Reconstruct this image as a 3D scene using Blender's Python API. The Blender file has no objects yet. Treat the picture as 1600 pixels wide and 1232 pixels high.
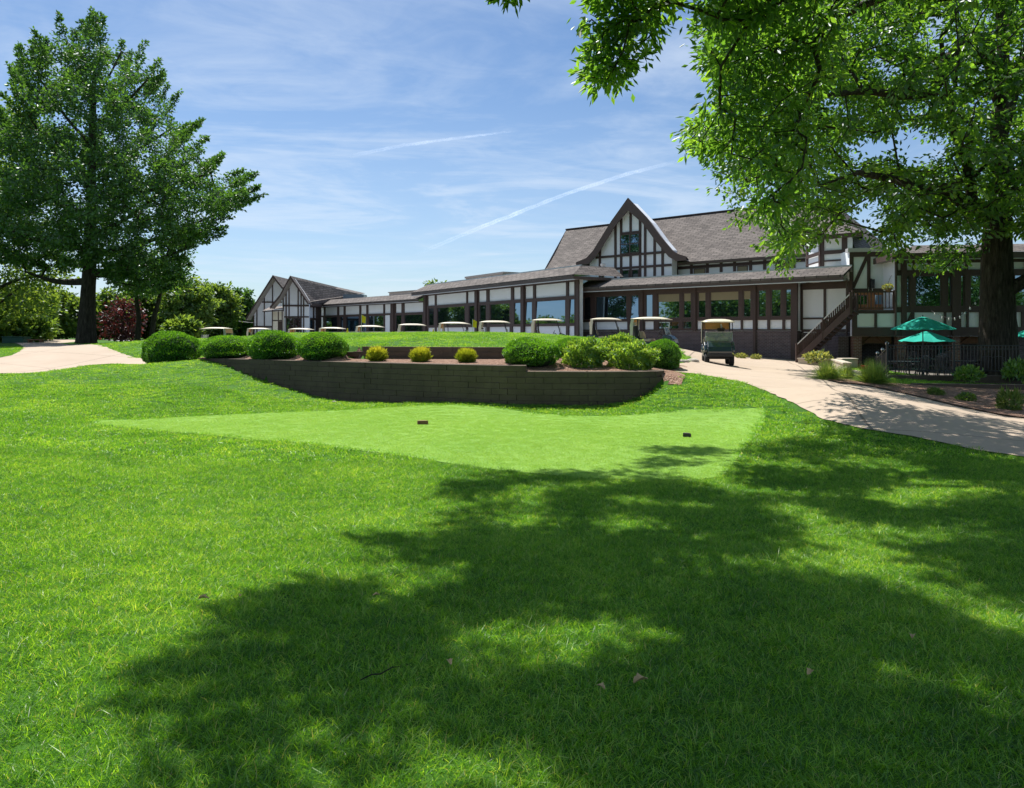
import bpy, math, random
import numpy as np
from mathutils import Vector, Matrix, geometry
R = math.radians
rng = np.random.default_rng(7)
random.seed(7)
SC = bpy.context.scene
COL = SC.collection
# ------------------------------------------------------------ camera, sky, sun, exposure
F, EYE, HOR = 1155.0, 1.6, 520.0          # focal length and horizon row, measured on the 1600 px wide photograph
cam_d = bpy.data.cameras.new('camera'); cam = bpy.data.objects.new('camera', cam_d); COL.objects.link(cam)
cam.location = (0, 0, EYE); cam.rotation_euler = (R(90), 0, 0)
cam_d.sensor_width = 36; cam_d.lens = 36 * F / 1600; cam_d.shift_y = -(616 - HOR) / 1600
cam_d.clip_start = 0.05; cam_d.clip_end = 20000
SC.camera = cam
SUN_AZ, SUN_EL = -28.0, 60.0              # azimuth from the view direction (+Y), negative = left
sd = Vector((math.sin(R(SUN_AZ)) * math.cos(R(SUN_EL)), math.cos(R(SUN_AZ)) * math.cos(R(SUN_EL)), math.sin(R(SUN_EL))))
sun_d = bpy.data.lights.new('sun', 'SUN'); sun_d.energy = 5.0; sun_d.angle = R(0.53); sun_d.color = (1.0, 0.955, 0.88)
sun = bpy.data.objects.new('sun', sun_d); COL.objects.link(sun)
sun.rotation_euler = (-sd).to_track_quat('-Z', 'Y').to_euler(); sun.location = (0, 0, 60)
SC.view_settings.view_transform = 'Standard'; SC.view_settings.look = 'None'
SC.view_settings.exposure = 0.64; SC.view_settings.gamma = 1
SC.cycles.max_bounces = 6; SC.cycles.transparent_max_bounces = 8; SC.cycles.diffuse_bounces = 3
SC.cycles.glossy_bounces = 3; SC.cycles.transmission_bounces = 4
SC.cycles.use_denoising = True
world = bpy.data.worlds.new('World'); SC.world = world; world.use_nodes = True
nt = world.node_tree; nt.nodes.clear()

class NT:
    """small node-tree writer"""
    def __init__(s, tree): s.t = tree
    def n(s, typ, **kw):
        nd = s.t.nodes.new(typ); ins = kw.pop('i', {})
        for k, v in kw.items(): setattr(nd, k, v)
        for k, v in ins.items():
            if hasattr(v, 'is_output'): s.t.links.new(v, nd.inputs[k])
            else: nd.inputs[k].default_value = v
        return nd
    def math(s, op, a, b=0.0, c=None, clamp=False):
        nd = s.t.nodes.new('ShaderNodeMath'); nd.operation = op; nd.use_clamp = clamp
        for j, v in enumerate((a, b) if c is None else (a, b, c)):
            if hasattr(v, 'is_output'): s.t.links.new(v, nd.inputs[j])
            else: nd.inputs[j].default_value = v
        return nd.outputs[0]
    def mix(s, f, a, b, mode='MIX'):
        nd = s.t.nodes.new('ShaderNodeMix'); nd.data_type = 'RGBA'; nd.blend_type = mode
        for k, v in ((0, f), (6, a), (7, b)):
            if hasattr(v, 'is_output'): s.t.links.new(v, nd.inputs[k])
            else: nd.inputs[k].default_value = v if k == 0 else (*v, 1)[:4]
        return nd.outputs[2]
    def ramp(s, f, stops, interp='LINEAR'):
        nd = s.t.nodes.new('ShaderNodeValToRGB'); nd.color_ramp.interpolation = interp
        e = nd.color_ramp.elements
        while len(e) < len(stops): e.new(0.5)
        for q, (p, c) in zip(e, stops): q.position = p; q.color = (*c, 1)[:4] if len(c) < 4 else c
        s.t.links.new(f, nd.inputs[0]); return nd.outputs[0]
    def noise(s, vec, scale, detail=4, rough=.55, dist=0.0):
        return s.n('ShaderNodeTexNoise', i={'Vector': vec, 'Scale': scale, 'Detail': detail, 'Roughness': rough, 'Distortion': dist}).outputs[0]
    def link(s, a, b): s.t.links.new(a, b)

w = NT(nt)
sky = w.n('ShaderNodeTexSky', sky_type='NISHITA', sun_disc=False, sun_elevation=R(SUN_EL), sun_rotation=R(SUN_AZ % 360),
          altitude=200.0, air_density=1.0, dust_density=0.6, ozone_density=2.0)
tc = w.n('ShaderNodeTexCoord')
sep = w.n('ShaderNodeSeparateXYZ', i={0: tc.outputs['Generated']})
zc = w.math('MAXIMUM', sep.outputs[2], 0.06)
cx = w.math('DIVIDE', sep.outputs[0], zc); cy = w.math('DIVIDE', sep.outputs[1], zc)
cvec = w.n('ShaderNodeCombineXYZ', i={0: cx, 1: cy, 2: 0.0}).outputs[0]
rotm = w.n('ShaderNodeMapping', i={'Vector': cvec, 'Rotation': (0, 0, R(-48)), 'Scale': (0.85, 1.05, 1)}).outputs[0]
c1 = w.noise(rotm, 0.50, 6, .58, 1.3)
c2 = w.noise(rotm, 2.6, 9, .66, .8)
cm = w.math('MULTIPLY_ADD', c1, .78, w.math('MULTIPLY', c2, .22))
cm = w.n('ShaderNodeMapRange', interpolation_type='SMOOTHSTEP', i={0: cm, 1: .36, 2: .66, 3: 0.0, 4: 1.0}).outputs[0]
low = w.n('ShaderNodeMapRange', i={0: sep.outputs[2], 1: 0.0, 2: .34, 3: .55, 4: 0.0}).outputs[0]
cm = w.math('MAXIMUM', w.math('MULTIPLY', cm, .55), w.math('MULTIPLY', low, w.math('MULTIPLY_ADD', cm, .55, .55)))
tint = w.mix(1.0, sky.outputs[0], (0.84, 1.0, 1.14), 'MULTIPLY')
skyc = w.mix(cm, tint, (7.6, 8.6, 9.9))
bg = w.n('ShaderNodeBackground', i={'Color': skyc, 'Strength': 0.067})
w.link(bg.outputs[0], w.n('ShaderNodeOutputWorld').inputs[0])

# ------------------------------------------------------------ materials
def mat(name):
    m = bpy.data.materials.new(name); m.use_nodes = True; m.node_tree.nodes.clear()
    t = NT(m.node_tree); out = t.n('ShaderNodeOutputMaterial'); return m, t, out
def plain(name, col, rough=.6, var=.12, scale=6.0, bump=0.0, bscale=40.0, metal=0.0, spec=.4, coat=0.0):
    m, t, out = mat(name)
    tc = t.n('ShaderNodeTexCoord').outputs['Object']
    nz = t.noise(tc, scale, 6, .6)
    c = t.mix(nz, tuple(x * (1 - var) for x in col), tuple(min(1, x * (1 + var)) for x in col))
    b = t.n('ShaderNodeBsdfPrincipled', i={'Base Color': c, 'Roughness': rough, 'Metallic': metal, 'Specular IOR Level': spec, 'Coat Weight': coat})
    if bump:
        bp = t.n('ShaderNodeBump', i={'Strength': bump, 'Distance': .02, 'Height': t.noise(tc, bscale, 5, .65)})
        t.link(bp.outputs[0], b.inputs['Normal'])
    t.link(b.outputs[0], out.inputs[0]); return m
def leafmat(name, c_dark, c_mid, c_light, trans=.45, gloss=.05, tcol=None, rough=.4):
    m, t, out = mat(name)
    a = t.n('ShaderNodeAttribute', attribute_name='rnd').outputs['Fac']
    g = t.n('ShaderNodeNewGeometry')
    nz = t.noise(g.outputs['Position'], .8, 3, .5)
    f = t.math('MULTIPLY_ADD', a, .6, t.math('MULTIPLY', nz, .4))
    c = t.ramp(f, [(0.12, c_dark), (0.5, c_mid), (0.88, c_light)])
    tc_ = t.mix(1.0, c, tcol or (4.3, 3.0, 1.2), 'MULTIPLY')
    d = t.n('ShaderNodeBsdfDiffuse', i={'Color': c})
    tr = t.n('ShaderNodeBsdfTranslucent', i={'Color': tc_})
    gl = t.n('ShaderNodeBsdfGlossy', i={'Color': (.9, .95, 1, 1), 'Roughness': rough})
    m1 = t.n('ShaderNodeMixShader', i={0: trans, 1: d.outputs[0], 2: tr.outputs[0]})
    m2 = t.n('ShaderNodeMixShader', i={0: gloss, 1: m1.outputs[0], 2: gl.outputs[0]})
    t.link(m2.outputs[0], out.inputs[0]); return m
def brickmat(name, c1, c2, mortar, bw, bh, ms=.012, rough=.85, bump=.5, offs=.5, var=.35, noise_s=3.0):
    m, t, out = mat(name)
    uv = t.n('ShaderNodeTexCoord').outputs['UV']
    br = t.n('ShaderNodeTexBrick', offset=offs, i={'Vector': uv, 'Color1': (*c1, 1), 'Color2': (*c2, 1), 'Mortar': (*mortar, 1), 'Scale': 1.0,
             'Mortar Size': ms, 'Mortar Smooth': .2, 'Bias': 0.0, 'Brick Width': bw, 'Row Height': bh})
    ob = t.n('ShaderNodeTexCoord').outputs['Object']
    nz = t.noise(ob, noise_s, 6, .65)
    c = t.mix(t.math('MULTIPLY', var, 1.0), br.outputs[0], t.ramp(nz, [(.3, (.35, .35, .35)), (.7, (1.5, 1.5, 1.5))]), 'MULTIPLY')
    fine = t.noise(ob, 40, 4, .7)
    h = t.math('MULTIPLY_ADD', fine, .25, t.math('SUBTRACT', 1.0, br.outputs[1]))
    bp = t.n('ShaderNodeBump', i={'Strength': bump, 'Distance': .015, 'Height': h})
    b = t.n('ShaderNodeBsdfPrincipled', i={'Base Color': c, 'Roughness': rough, 'Specular IOR Level': .25, 'Normal': bp.outputs[0]})
    t.link(b.outputs[0], out.inputs[0]); return m
def grassmat(name, stops, scale=1.2, fine=60, stripes=False):
    m, t, out = mat(name)
    p = t.n('ShaderNodeNewGeometry').outputs['Position']
    a = t.noise(p, scale, 5, .6); b_ = t.noise(p, fine, 4, .8)
    f = t.math('MULTIPLY_ADD', a, .5, t.math('MULTIPLY', b_, .5))
    c = t.ramp(f, stops)
    bp = t.n('ShaderNodeBump', i={'Strength': .6, 'Distance': .02, 'Height': b_})
    b = t.n('ShaderNodeBsdfPrincipled', i={'Base Color': c, 'Roughness': .9, 'Specular IOR Level': .15, 'Normal': bp.outputs[0]})
    t.link(b.outputs[0], out.inputs[0]); return m

M = {}
M['stucco'] = plain('white_stucco', (.80, .835, .885), .9, .07, 1.2, .25, 60)
M['sunlit_cream'] = plain('sunlit_stucco', (.78, .73, .62), .9, .05, 1.2, .2, 60)  # cream tone paints sunlight onto the stucco of the porch wall
M['timber'] = plain('brown_painted_timber', (.066, .042, .038), .55, .25, 5, .2, 30)
M['fascia'] = plain('brown_fascia', (.085, .058, .050), .5, .2, 4, .15, 30)
M['soffit'] = plain('soffit_board', (.33, .30, .27), .7, .1, 3)
M['flash'] = plain('pale_metal_flashing', (.55, .55, .56), .45, .1, 3, metal=.3)
M['shingle'] = brickmat('roof_shingles', (.100, .086, .081), (.165, .143, .132), (.032, .028, .027), .6, .23, .022, bump=1.0, var=.5, noise_s=1.3)
M['brick_dark'] = brickmat('dark_brown_brick', (.085, .062, .070), (.12, .085, .088), (.20, .19, .20), .215, .078, .011, bump=.5)
M['brick_red'] = brickmat('red_brick', (.17, .075, .055), (.24, .11, .08), (.30, .27, .24), .215, .078, .011, bump=.5)
M['concrete'] = None
M['cap'] = plain('concrete_cap', (.50, .44, .36), .9, .12, 3, .3, 50)
M['door'] = plain('orange_wood_door', (.42, .17, .075), .5, .25, 8)
M['dark'] = plain('dark_interior', (.012, .012, .013), .9, .3, 2)
M['iron'] = plain('black_iron', (.016, .017, .02), .4, .2, 8, spec=.6)
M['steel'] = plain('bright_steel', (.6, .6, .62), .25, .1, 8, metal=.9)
M['bark'] = None
m, t, out = mat('window_glass')
g_ = t.n('ShaderNodeBsdfGlossy', i={'Color': (.40, .58, .74, 1), 'Roughness': .015})
d_ = t.n('ShaderNodeBsdfPrincipled', i={'Base Color': (.012, .02, .022, 1), 'Roughness': .05})
fr = t.n('ShaderNodeLayerWeight', i={'Blend': .35})
f_ = t.n('ShaderNodeMapRange', i={0: fr.outputs['Fresnel'], 1: 0.0, 2: 1.0, 3: .46, 4: 1.0})
x = t.n('ShaderNodeMixShader', i={0: f_.outputs[0], 1: d_.outputs[0], 2: g_.outputs[0]}); t.link(x.outputs[0], out.inputs[0]); M['glass'] = m
m, t, out = mat('cart_windshield')
tr = t.n('ShaderNodeBsdfTransparent', i={'Color': (.80, .84, .83, 1)}); gl = t.n('ShaderNodeBsdfGlossy', i={'Roughness': .05})
x = t.n('ShaderNodeMixShader', i={0: .36, 1: tr.outputs[0], 2: t.n('ShaderNodeMixShader', i={0: .5, 1: gl.outputs[0], 2: t.n('ShaderNodeBsdfDiffuse', i={'Color': (.6, .62, .58, 1)}).outputs[0]}).outputs[0]}); t.link(x.outputs[0], out.inputs[0]); M['screen'] = m  # pale grey diffuse share paints in the reflection on the screen
# bark
m, t, out = mat('tree_bark')
ob = t.n('ShaderNodeTexCoord').outputs['Object']
mp = t.n('ShaderNodeMapping', i={'Vector': ob, 'Scale': (9, 9, 1.3)}).outputs[0]
nz = t.noise(mp, 1.6, 8, .7, .4)
c = t.ramp(nz, [(.32, (.018, .016, .012)), (.52, (.055, .047, .036)), (.74, (.12, .105, .082))])
bp = t.n('ShaderNodeBump', i={'Strength': .9, 'Distance': .06, 'Height': nz})
b = t.n('ShaderNodeBsdfPrincipled', i={'Base Color': c, 'Roughness': .95, 'Specular IOR Level': .1, 'Normal': bp.outputs[0]})
t.link(b.outputs[0], out.inputs[0]); M['bark'] = m
# concrete path
m, t, out = mat('tan_concrete')
g = t.n('ShaderNodeNewGeometry').outputs['Position']
a = t.noise(g, .7, 6, .65); b2 = t.noise(g, 90, 3, .7)
c = t.mix(t.math('MULTIPLY_ADD', a, .75, t.math('MULTIPLY', b2, .25)), (.34, .265, .20), (.52, .43, .345))
st = t.n('ShaderNodeMapRange', i={0: t.noise(g, 2.3, 6, .7), 1: .56, 2: .75, 3: 0.0, 4: .35}).outputs[0]
c = t.mix(st, c, (.27, .225, .18))
sp = t.n('ShaderNodeSeparateXYZ', i={0: g}); jt = None
for kx, ky, per in ((.41, .91, 2.6), (.95, -.30, 4.2)):
    u_ = t.math('MULTIPLY_ADD', sp.outputs[0], kx, t.math('MULTIPLY', sp.outputs[1], ky)); fr_ = t.math('ABSOLUTE', t.math('SUBTRACT', t.math('FRACT', t.math('DIVIDE', u_, per)), .5))
    l_ = t.math('LESS_THAN', fr_, .006); jt = l_ if jt is None else t.math('MAXIMUM', jt, l_)
c = t.mix(t.math('MULTIPLY', jt, .7), c, (.12, .10, .08))
bp = t.n('ShaderNodeBump', i={'Strength': .25, 'Distance': .01, 'Height': b2})
b = t.n('ShaderNodeBsdfPrincipled', i={'Base Color': c, 'Roughness': .9, 'Specular IOR Level': .2, 'Normal': bp.outputs[0]})
t.link(b.outputs[0], out.inputs[0]); M['concrete'] = m
# mulch
m, t, out = mat('bark_mulch')
g = t.n('ShaderNodeNewGeometry').outputs['Position']
v = t.n('ShaderNodeTexVoronoi', i={'Vector': g, 'Scale': 26.0})
a = t.noise(g, 3, 4, .6)
c = t.ramp(t.math('MULTIPLY_ADD', v.outputs['Color'], .6, t.math('MULTIPLY', a, .4)), [(.2, (.09, .05, .035)), (.5, (.27, .165, .12)), (.85, (.46, .32, .25))])
bp = t.n('ShaderNodeBump', i={'Strength': 1.0, 'Distance': .04, 'Height': v.outputs['Distance']})
b = t.n('ShaderNodeBsdfPrincipled', i={'Base Color': c, 'Roughness': .95, 'Specular IOR Level': .1, 'Normal': bp.outputs[0]})
t.link(b.outputs[0], out.inputs[0]); M['mulch'] = m
M['lawn'] = grassmat('lawn_soil_and_turf', [(.25, (.018, .05, .008)), (.5, (.045, .13, .012)), (.75, (.085, .20, .018))])
M['tee'] = grassmat('mown_tee_turf', [(.3, (.135, .275, .042)), (.5, (.19, .35, .060)), (.7, (.26, .41, .095))], .9, 160)
M['tee_blade'] = leafmat('tee_turf_blades', (.22, .44, .055), (.32, .55, .09), (.44, .62, .15), .5, .03, (1.3, 1.15, .8))
# grass blades
m, t, out = mat('grass_blade')
p = t.n('ShaderNodeNewGeometry').outputs['Position']
a = t.n('ShaderNodeAttribute', attribute_name='rnd').outputs['Fac']
n1 = t.noise(p, .55, 4, .6); n2 = t.noise(p, 3.5, 3, .6)
f = t.math('ADD', t.math('MULTIPLY', a, .34), t.math('ADD', t.math('MULTIPLY', n1, .40), t.math('MULTIPLY', n2, .26)))
c = t.ramp(f, [(.30, (.034, .125, .012)), (.45, (.105, .29, .020)), (.57, (.19, .42, .032)), (.70, (.38, .54, .11))])
dry = t.n('ShaderNodeMapRange', i={0: a, 1: .955, 2: .97, 3: 0.0, 4: .8}).outputs[0]
c = t.mix(dry, c, (.38, .36, .20))
tcx = t.mix(1.0, c, (1.9, 1.6, .6), 'MULTIPLY')
d = t.n('ShaderNodeBsdfDiffuse', i={'Color': c}); tr = t.n('ShaderNodeBsdfTranslucent', i={'Color': tcx})
gl = t.n('ShaderNodeBsdfGlossy', i={'Color': (1, 1, 1, 1), 'Roughness': .42})
m1 = t.n('ShaderNodeMixShader', i={0: .55, 1: d.outputs[0], 2: tr.outputs[0]})
m2 = t.n('ShaderNodeMixShader', i={0: .035, 1: m1.outputs[0], 2: gl.outputs[0]})
t.link(m2.outputs[0], out.inputs[0]); M['blade'] = m
M['leaf_oak'] = leafmat('oak_leaves', (.012, .045, .012), (.030, .095, .016), (.075, .175, .024), .62, .05, (6.9, 4.6, 1.7))
M['leaf_maple'] = leafmat('dark_green_leaves', (.030, .085, .020), (.058, .14, .028), (.11, .22, .04), .40, .05, (2.2, 2.1, .9))
M['leaf_pale'] = leafmat('pale_green_leaves', (.04, .10, .022), (.07, .15, .03), (.12, .21, .045), .4, .03)
M['leaf_wood'] = leafmat('woodland_leaves', (.035, .09, .022), (.07, .155, .035), (.125, .225, .055), .4, .03)
M['leaf_plum'] = leafmat('purple_plum_leaves', (.05, .012, .02), (.10, .028, .034), (.17, .06, .05), .35, .04, (1.5, .9, .8))
M['leaf_box'] = leafmat('boxwood_leaves', (.03, .11, .012), (.06, .20, .016), (.11, .30, .022), .38, .05)
M['leaf_loose'] = leafmat('loose_shrub_leaves', (.045, .13, .02), (.10, .23, .035), (.22, .36, .09), .42, .06)
M['leaf_gold'] = leafmat('golden_shrub_leaves', (.07, .17, .02), (.42, .48, .03), (.88, .80, .10), .4, .02, (1.1, 1.1, .6))
M['leaf_blue'] = leafmat('ornamental_grass', (.05, .12, .03), (.10, .20, .05), (.20, .30, .10), .4, .04)
M['leaf_sage'] = leafmat('sage_leaves', (.10, .15, .06), (.17, .24, .09), (.28, .35, .16), .3, .03)
M['cart_paint'] = plain('dark_blue_green_cart_paint', (.012, .028, .042), .22, .1, 3, spec=.6, coat=.6)
M['cart_roof'] = plain('beige_cart_roof', (.62, .56, .42), .45, .06, 3)
M['vinyl'] = plain('beige_vinyl', (.42, .36, .24), .5, .08, 6)
M['rubber'] = plain('black_rubber', (.015, .015, .016), .8, .2, 8)
M['plastic'] = plain('black_plastic', (.02, .02, .021), .5, .2, 8)
M['white'] = plain('white_plastic', (.72, .72, .70), .4, .06, 8)
M['amber_lit'] = plain('lit_canvas', (.62, .33, .12), .7, .1, 8)  # orange light on the beige canvas is painted into its colour
M['teal'] = None
m, t, out = mat('teal_canvas')
ob = t.n('ShaderNodeTexCoord').outputs['Object']; c = t.mix(t.noise(ob, 3, 4), (.05, .52, .42), (.08, .60, .49))
d = t.n('ShaderNodeBsdfDiffuse', i={'Color': c}); tr = t.n('ShaderNodeBsdfTranslucent', i={'Color': c})
x = t.n('ShaderNodeMixShader', i={0: .35, 1: d.outputs[0], 2: tr.outputs[0]}); t.link(x.outputs[0], out.inputs[0]); M['teal'] = m
M['yellow'] = plain('yellow_cloth', (.98, .66, .02), .7, .05, 8)
M['red'] = plain('red_plastic', (.5, .03, .03), .5, .1, 8)
M['green'] = plain('dark_green_metal', (.012, .07, .045), .5, .2, 4)
M['teal_chair'] = plain('teal_plastic', (.02, .17, .15), .5, .1, 4)
M['wood'] = plain('weathered_wood', (.20, .10, .055), .8, .35, 9, .4, 40)
M['tie'] = plain('dark_landscape_timber', (.060, .050, .045), .9, .4, 5, .6, 30)
M['stone'] = plain('pale_stone', (.42, .38, .33), .9, .25, 6, .5, 20)
M['blockA'] = plain('charcoal_wall_block', (.105, .078, .058), .95, .5, 2.2, .7, 45)
M['solar'] = plain('grey_blue_skylight', (.10, .14, .18), .2, .2, 3)
M['unit'] = plain('grey_rooftop_metal', (.36, .33, .31), .6, .1, 3)
M['drygrass'] = plain('dead_leaf', (.42, .31, .15), .8, .3, 20)
M['blind'] = plain('olive_blind', (.26, .23, .15), .8, .08, 3)
M['wirem'] = plain('grey_wire', (.25, .26, .27), .5, .1, 3)
M['flower'] = plain('pink_flower', (.55, .14, .12), .7, .3, 30)

# ------------------------------------------------------------ mesh helpers
class MB:
    def __init__(s): s.v = []; s.f = []; s.m = []
    def add(s, vs, fs, mi=0):
        o = len(s.v); s.v += [tuple(v) for v in vs]; s.f += [tuple(o + i for i in f) for f in fs]; s.m += [mi] * len(fs); return s
    def box(s, x0, x1, y0, y1, z0, z1, mi=0, M4=None):
        vs = [(x, y, z) for z in (z0, z1) for y in (y0, y1) for x in (x0, x1)]
        if M4 is not None: vs = [M4 @ Vector(v) for v in vs]
        return s.add(vs, [(0, 2, 3, 1), (4, 5, 7, 6), (0, 1, 5, 4), (2, 6, 7, 3), (0, 4, 6, 2), (1, 3, 7, 5)], mi)
    def bar(s, a, b, w, h=None, mi=0, up=(0, 0, 1)):
        a = Vector(a); b = Vector(b); d = (b - a).normalized(); h = h or w
        u = Vector(up)
        if abs(d.dot(u)) > .98: u = Vector((0, 1, 0))
        x = d.cross(u).normalized(); y = x.cross(d)
        vs = [p + x * sx * w / 2 + y * sy * h / 2 for p in (a, b) for sx, sy in ((-1, -1), (1, -1), (1, 1), (-1, 1))]
        return s.add(vs, [(0, 1, 2, 3), (7, 6, 5, 4), (0, 4, 5, 1), (1, 5, 6, 2), (2, 6, 7, 3), (3, 7, 4, 0)], mi)
    def tube(s, pts, rad, n=6, mi=0, cap=True):
        pts = [Vector(p) for p in pts]; k = len(pts)
        if not hasattr(rad, '__len__'): rad = [rad] * k
        o = len(s.v); px = None
        for i, p in enumerate(pts):
            d = (pts[min(i + 1, k - 1)] - pts[max(i - 1, 0)]).normalized()
            if px is None or px.cross(d).length < .01: px = Vector((1, 0, 0)) if abs(d.x) < .8 else Vector((0, 1, 0))
            y = d.cross(px).normalized(); px = y.cross(d).normalized()
            for j in range(n):
                a = 2 * math.pi * j / n; s.v.append(tuple(p + (px * math.cos(a) + y * math.sin(a)) * rad[i]))
        for i in range(k - 1):
            for j in range(n):
                s.f.append((o + i * n + j, o + i * n + (j + 1) % n, o + (i + 1) * n + (j + 1) % n, o + (i + 1) * n + j)); s.m.append(mi)
        if cap:
            s.f.append(tuple(o + j for j in reversed(range(n)))); s.f.append(tuple(o + (k - 1) * n + j for j in range(n))); s.m += [mi, mi]
        return s
    def lathe(s, prof, n=16, mi=0, M4=None, c=(0, 0, 0)):
        o = len(s.v); k = len(prof)
        for r, z in prof:
            for j in range(n):
                a = 2 * math.pi * j / n; p = Vector((c[0] + r * math.cos(a), c[1] + r * math.sin(a), c[2] + z))
                s.v.append(tuple(M4 @ p if M4 is not None else p))
        for i in range(k - 1):
            for j in range(n):
                s.f.append((o + i * n + j, o + i * n + (j + 1) % n, o + (i + 1) * n + (j + 1) % n, o + (i + 1) * n + j)); s.m.append(mi)
        s.f.append(tuple(o + j for j in reversed(range(n)))); s.f.append(tuple(o + (k - 1) * n + j for j in range(n))); s.m += [mi, mi]
        return s
    def prism(s, poly, ext, mi=0):
        """polygon of 3D points extruded by vector ext"""
        n = len(poly); e = Vector(ext); a = [Vector(p) for p in poly]; b = [p + e for p in a]
        return s.add(a + b, [tuple(range(n)), tuple(reversed(range(n, 2 * n)))] + [(i, i + n, (i + 1) % n + n, (i + 1) % n) for i in range(n)], mi)
    def build(s, name, mats, parent=None, smooth=False, bevel=0, fixn=True, **tags):
        me = bpy.data.meshes.new(name); me.from_pydata(s.v, [], s.f)
        mats = mats if isinstance(mats, (list, tuple)) else [mats]
        for m_ in mats: me.materials.append(M[m_] if isinstance(m_, str) else m_)
        me.polygons.foreach_set('material_index', s.m)
        if fixn:
            import bmesh
            bm = bmesh.new(); bm.from_mesh(me); bmesh.ops.recalc_face_normals(bm, faces=bm.faces); bm.to_mesh(me); bm.free()
        if smooth: me.polygons.foreach_set('use_smooth', [True] * len(me.polygons))
        me.update(); uvbox(me)
        o = bpy.data.objects.new(name, me); COL.objects.link(o)
        if parent is not None: o.parent = parent
        if bevel:
            bv = o.modifiers.new('bevel', 'BEVEL'); bv.width = bevel; bv.segments = 2; bv.limit_method = 'ANGLE'
        tag(o, **tags); return o
def uvbox(me):
    uv = me.uv_layers.new(name='UVMap')
    for p in me.polygons:
        n = p.normal; h = Vector((-n.y, n.x, 0))
        h = Vector((1, 0, 0)) if h.length < .05 else h.normalized()
        u = n.cross(h)
        for li in p.loop_indices:
            c = me.vertices[me.loops[li].vertex_index].co; uv.data[li].uv = (c.dot(h), c.dot(u))
def tag(o, label=None, cat=None, group=None, kind=None):
    if label: o['label'] = label
    if cat: o['category'] = cat
    if group: o['group'] = group
    if kind: o['kind'] = kind
    return o
def empty(name, loc=(0, 0, 0), rz=0, **tags):
    o = bpy.data.objects.new(name, None); COL.objects.link(o); o.location = loc; o.rotation_euler = (0, 0, rz)
    o.empty_display_size = .3; return tag(o, **tags)
def copy_tree(o, parent=None):
    c = o.copy(); COL.objects.link(c); c.parent = parent
    for ch in list(o.children): copy_tree(ch, c)
    return c
def np_mesh(name, V, Fq, m_, parent=None, rnd=None, smooth=False, **tags):
    me = bpy.data.meshes.new(name); V = np.asarray(V, np.float32); Fq = np.asarray(Fq, np.int32); k = Fq.shape[1]
    me.vertices.add(len(V)); me.vertices.foreach_set('co', V.ravel())
    me.loops.add(Fq.size); me.loops.foreach_set('vertex_index', Fq.ravel())
    me.polygons.add(len(Fq)); me.polygons.foreach_set('loop_start', np.arange(0, Fq.size, k, dtype=np.int32))
    me.polygons.foreach_set('loop_total', np.full(len(Fq), k, np.int32))
    if smooth: me.polygons.foreach_set('use_smooth', np.ones(len(Fq), bool))
    if rnd is not None:
        at = me.attributes.new('rnd', 'FLOAT', 'POINT'); at.data.foreach_set('value', np.asarray(rnd, np.float32))
    me.update(calc_edges=True); me.materials.append(M[m_] if isinstance(m_, str) else m_)
    o = bpy.data.objects.new(name, me)
    COL.objects.link(o)
    if parent is not None: o.parent = parent
    tag(o, **tags); return o

# pixel measurements of the photograph turned into places at a known distance
def zat(py, Y): return EYE + (HOR - py) * Y / F
def Yat(py, z): return (EYE - z) * F / (py - HOR)
def at(px, Y): return (px - 800) / F * Y
def P3(px, py, Y): return Vector((at(px, Y), Y, zat(py, Y)))
def ss(x): x = np.clip(x, 0, 1); return x * x * (3 - 2 * x)

# ------------------------------------------------------------ terrain
WX = [-10.4, -4.86, -.17, 3.9]; WYv = [24.8, 21.6, 19.25, 19.2]       # face of the retaining wall in plan
UX = [-5.35, -.25]; UYv = [23.6, 22.5]                                # small upper wall
def wy(x): return np.interp(x, WX, WYv)
def uy(x): return np.interp(x, UX, UYv)
def rbf(pts):
    pts = np.array(pts, float); X = pts[:, :2]; z = pts[:, 2]; n = len(z)
    r = np.sqrt(((X[:, None] - X[None]) ** 2).sum(-1) + 1.0)
    A = np.zeros((n + 3, n + 3)); A[:n, :n] = r - .02 * np.eye(n); A[:n, n] = 1; A[:n, n + 1:] = X; A[n, :n] = 1; A[n + 1:, :n] = X.T
    sol = np.linalg.solve(A, np.concatenate([z, [0, 0, 0]]))
    def f(x, y):
        x = np.asarray(x, float); y = np.asarray(y, float); out = sol[n] + sol[n + 1] * x + sol[n + 2] * y
        for (cx_, cy_), c_ in zip(X, sol[:n]): out = out + c_ * np.sqrt((x - cx_) ** 2 + (y - cy_) ** 2 + 1.0)
        return out
    return f
def cz(px, py, z): Y = Yat(py, z); return (at(px, Y), Y, z)
def cY(px, py, Y): return (at(px, Y), Y, zat(py, Y))
shared = [cY(0, 584, 24), cY(110, 580, 24.5), cY(247, 571, 25), cz(-300, 590, .25), (-40, 20, .3), (-60, 60, .9), (-45, 45, .85),
          cz(1060, 582, .45), cz(1170, 600, .27), cz(1240, 630, .08), cz(1400, 680, -.12), cz(1600, 718, -.25),
          cz(1300, 598, .2), cz(1400, 612, .02), cz(1500, 637, -.12), cz(1600, 657, -.2), (20, 14, -.3), (14, 6, -.2), (30, 25, -.1), (16, 19.5, -.15),
          (-14, 24.5, .5), (5.2, 20.5, .42)]
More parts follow.
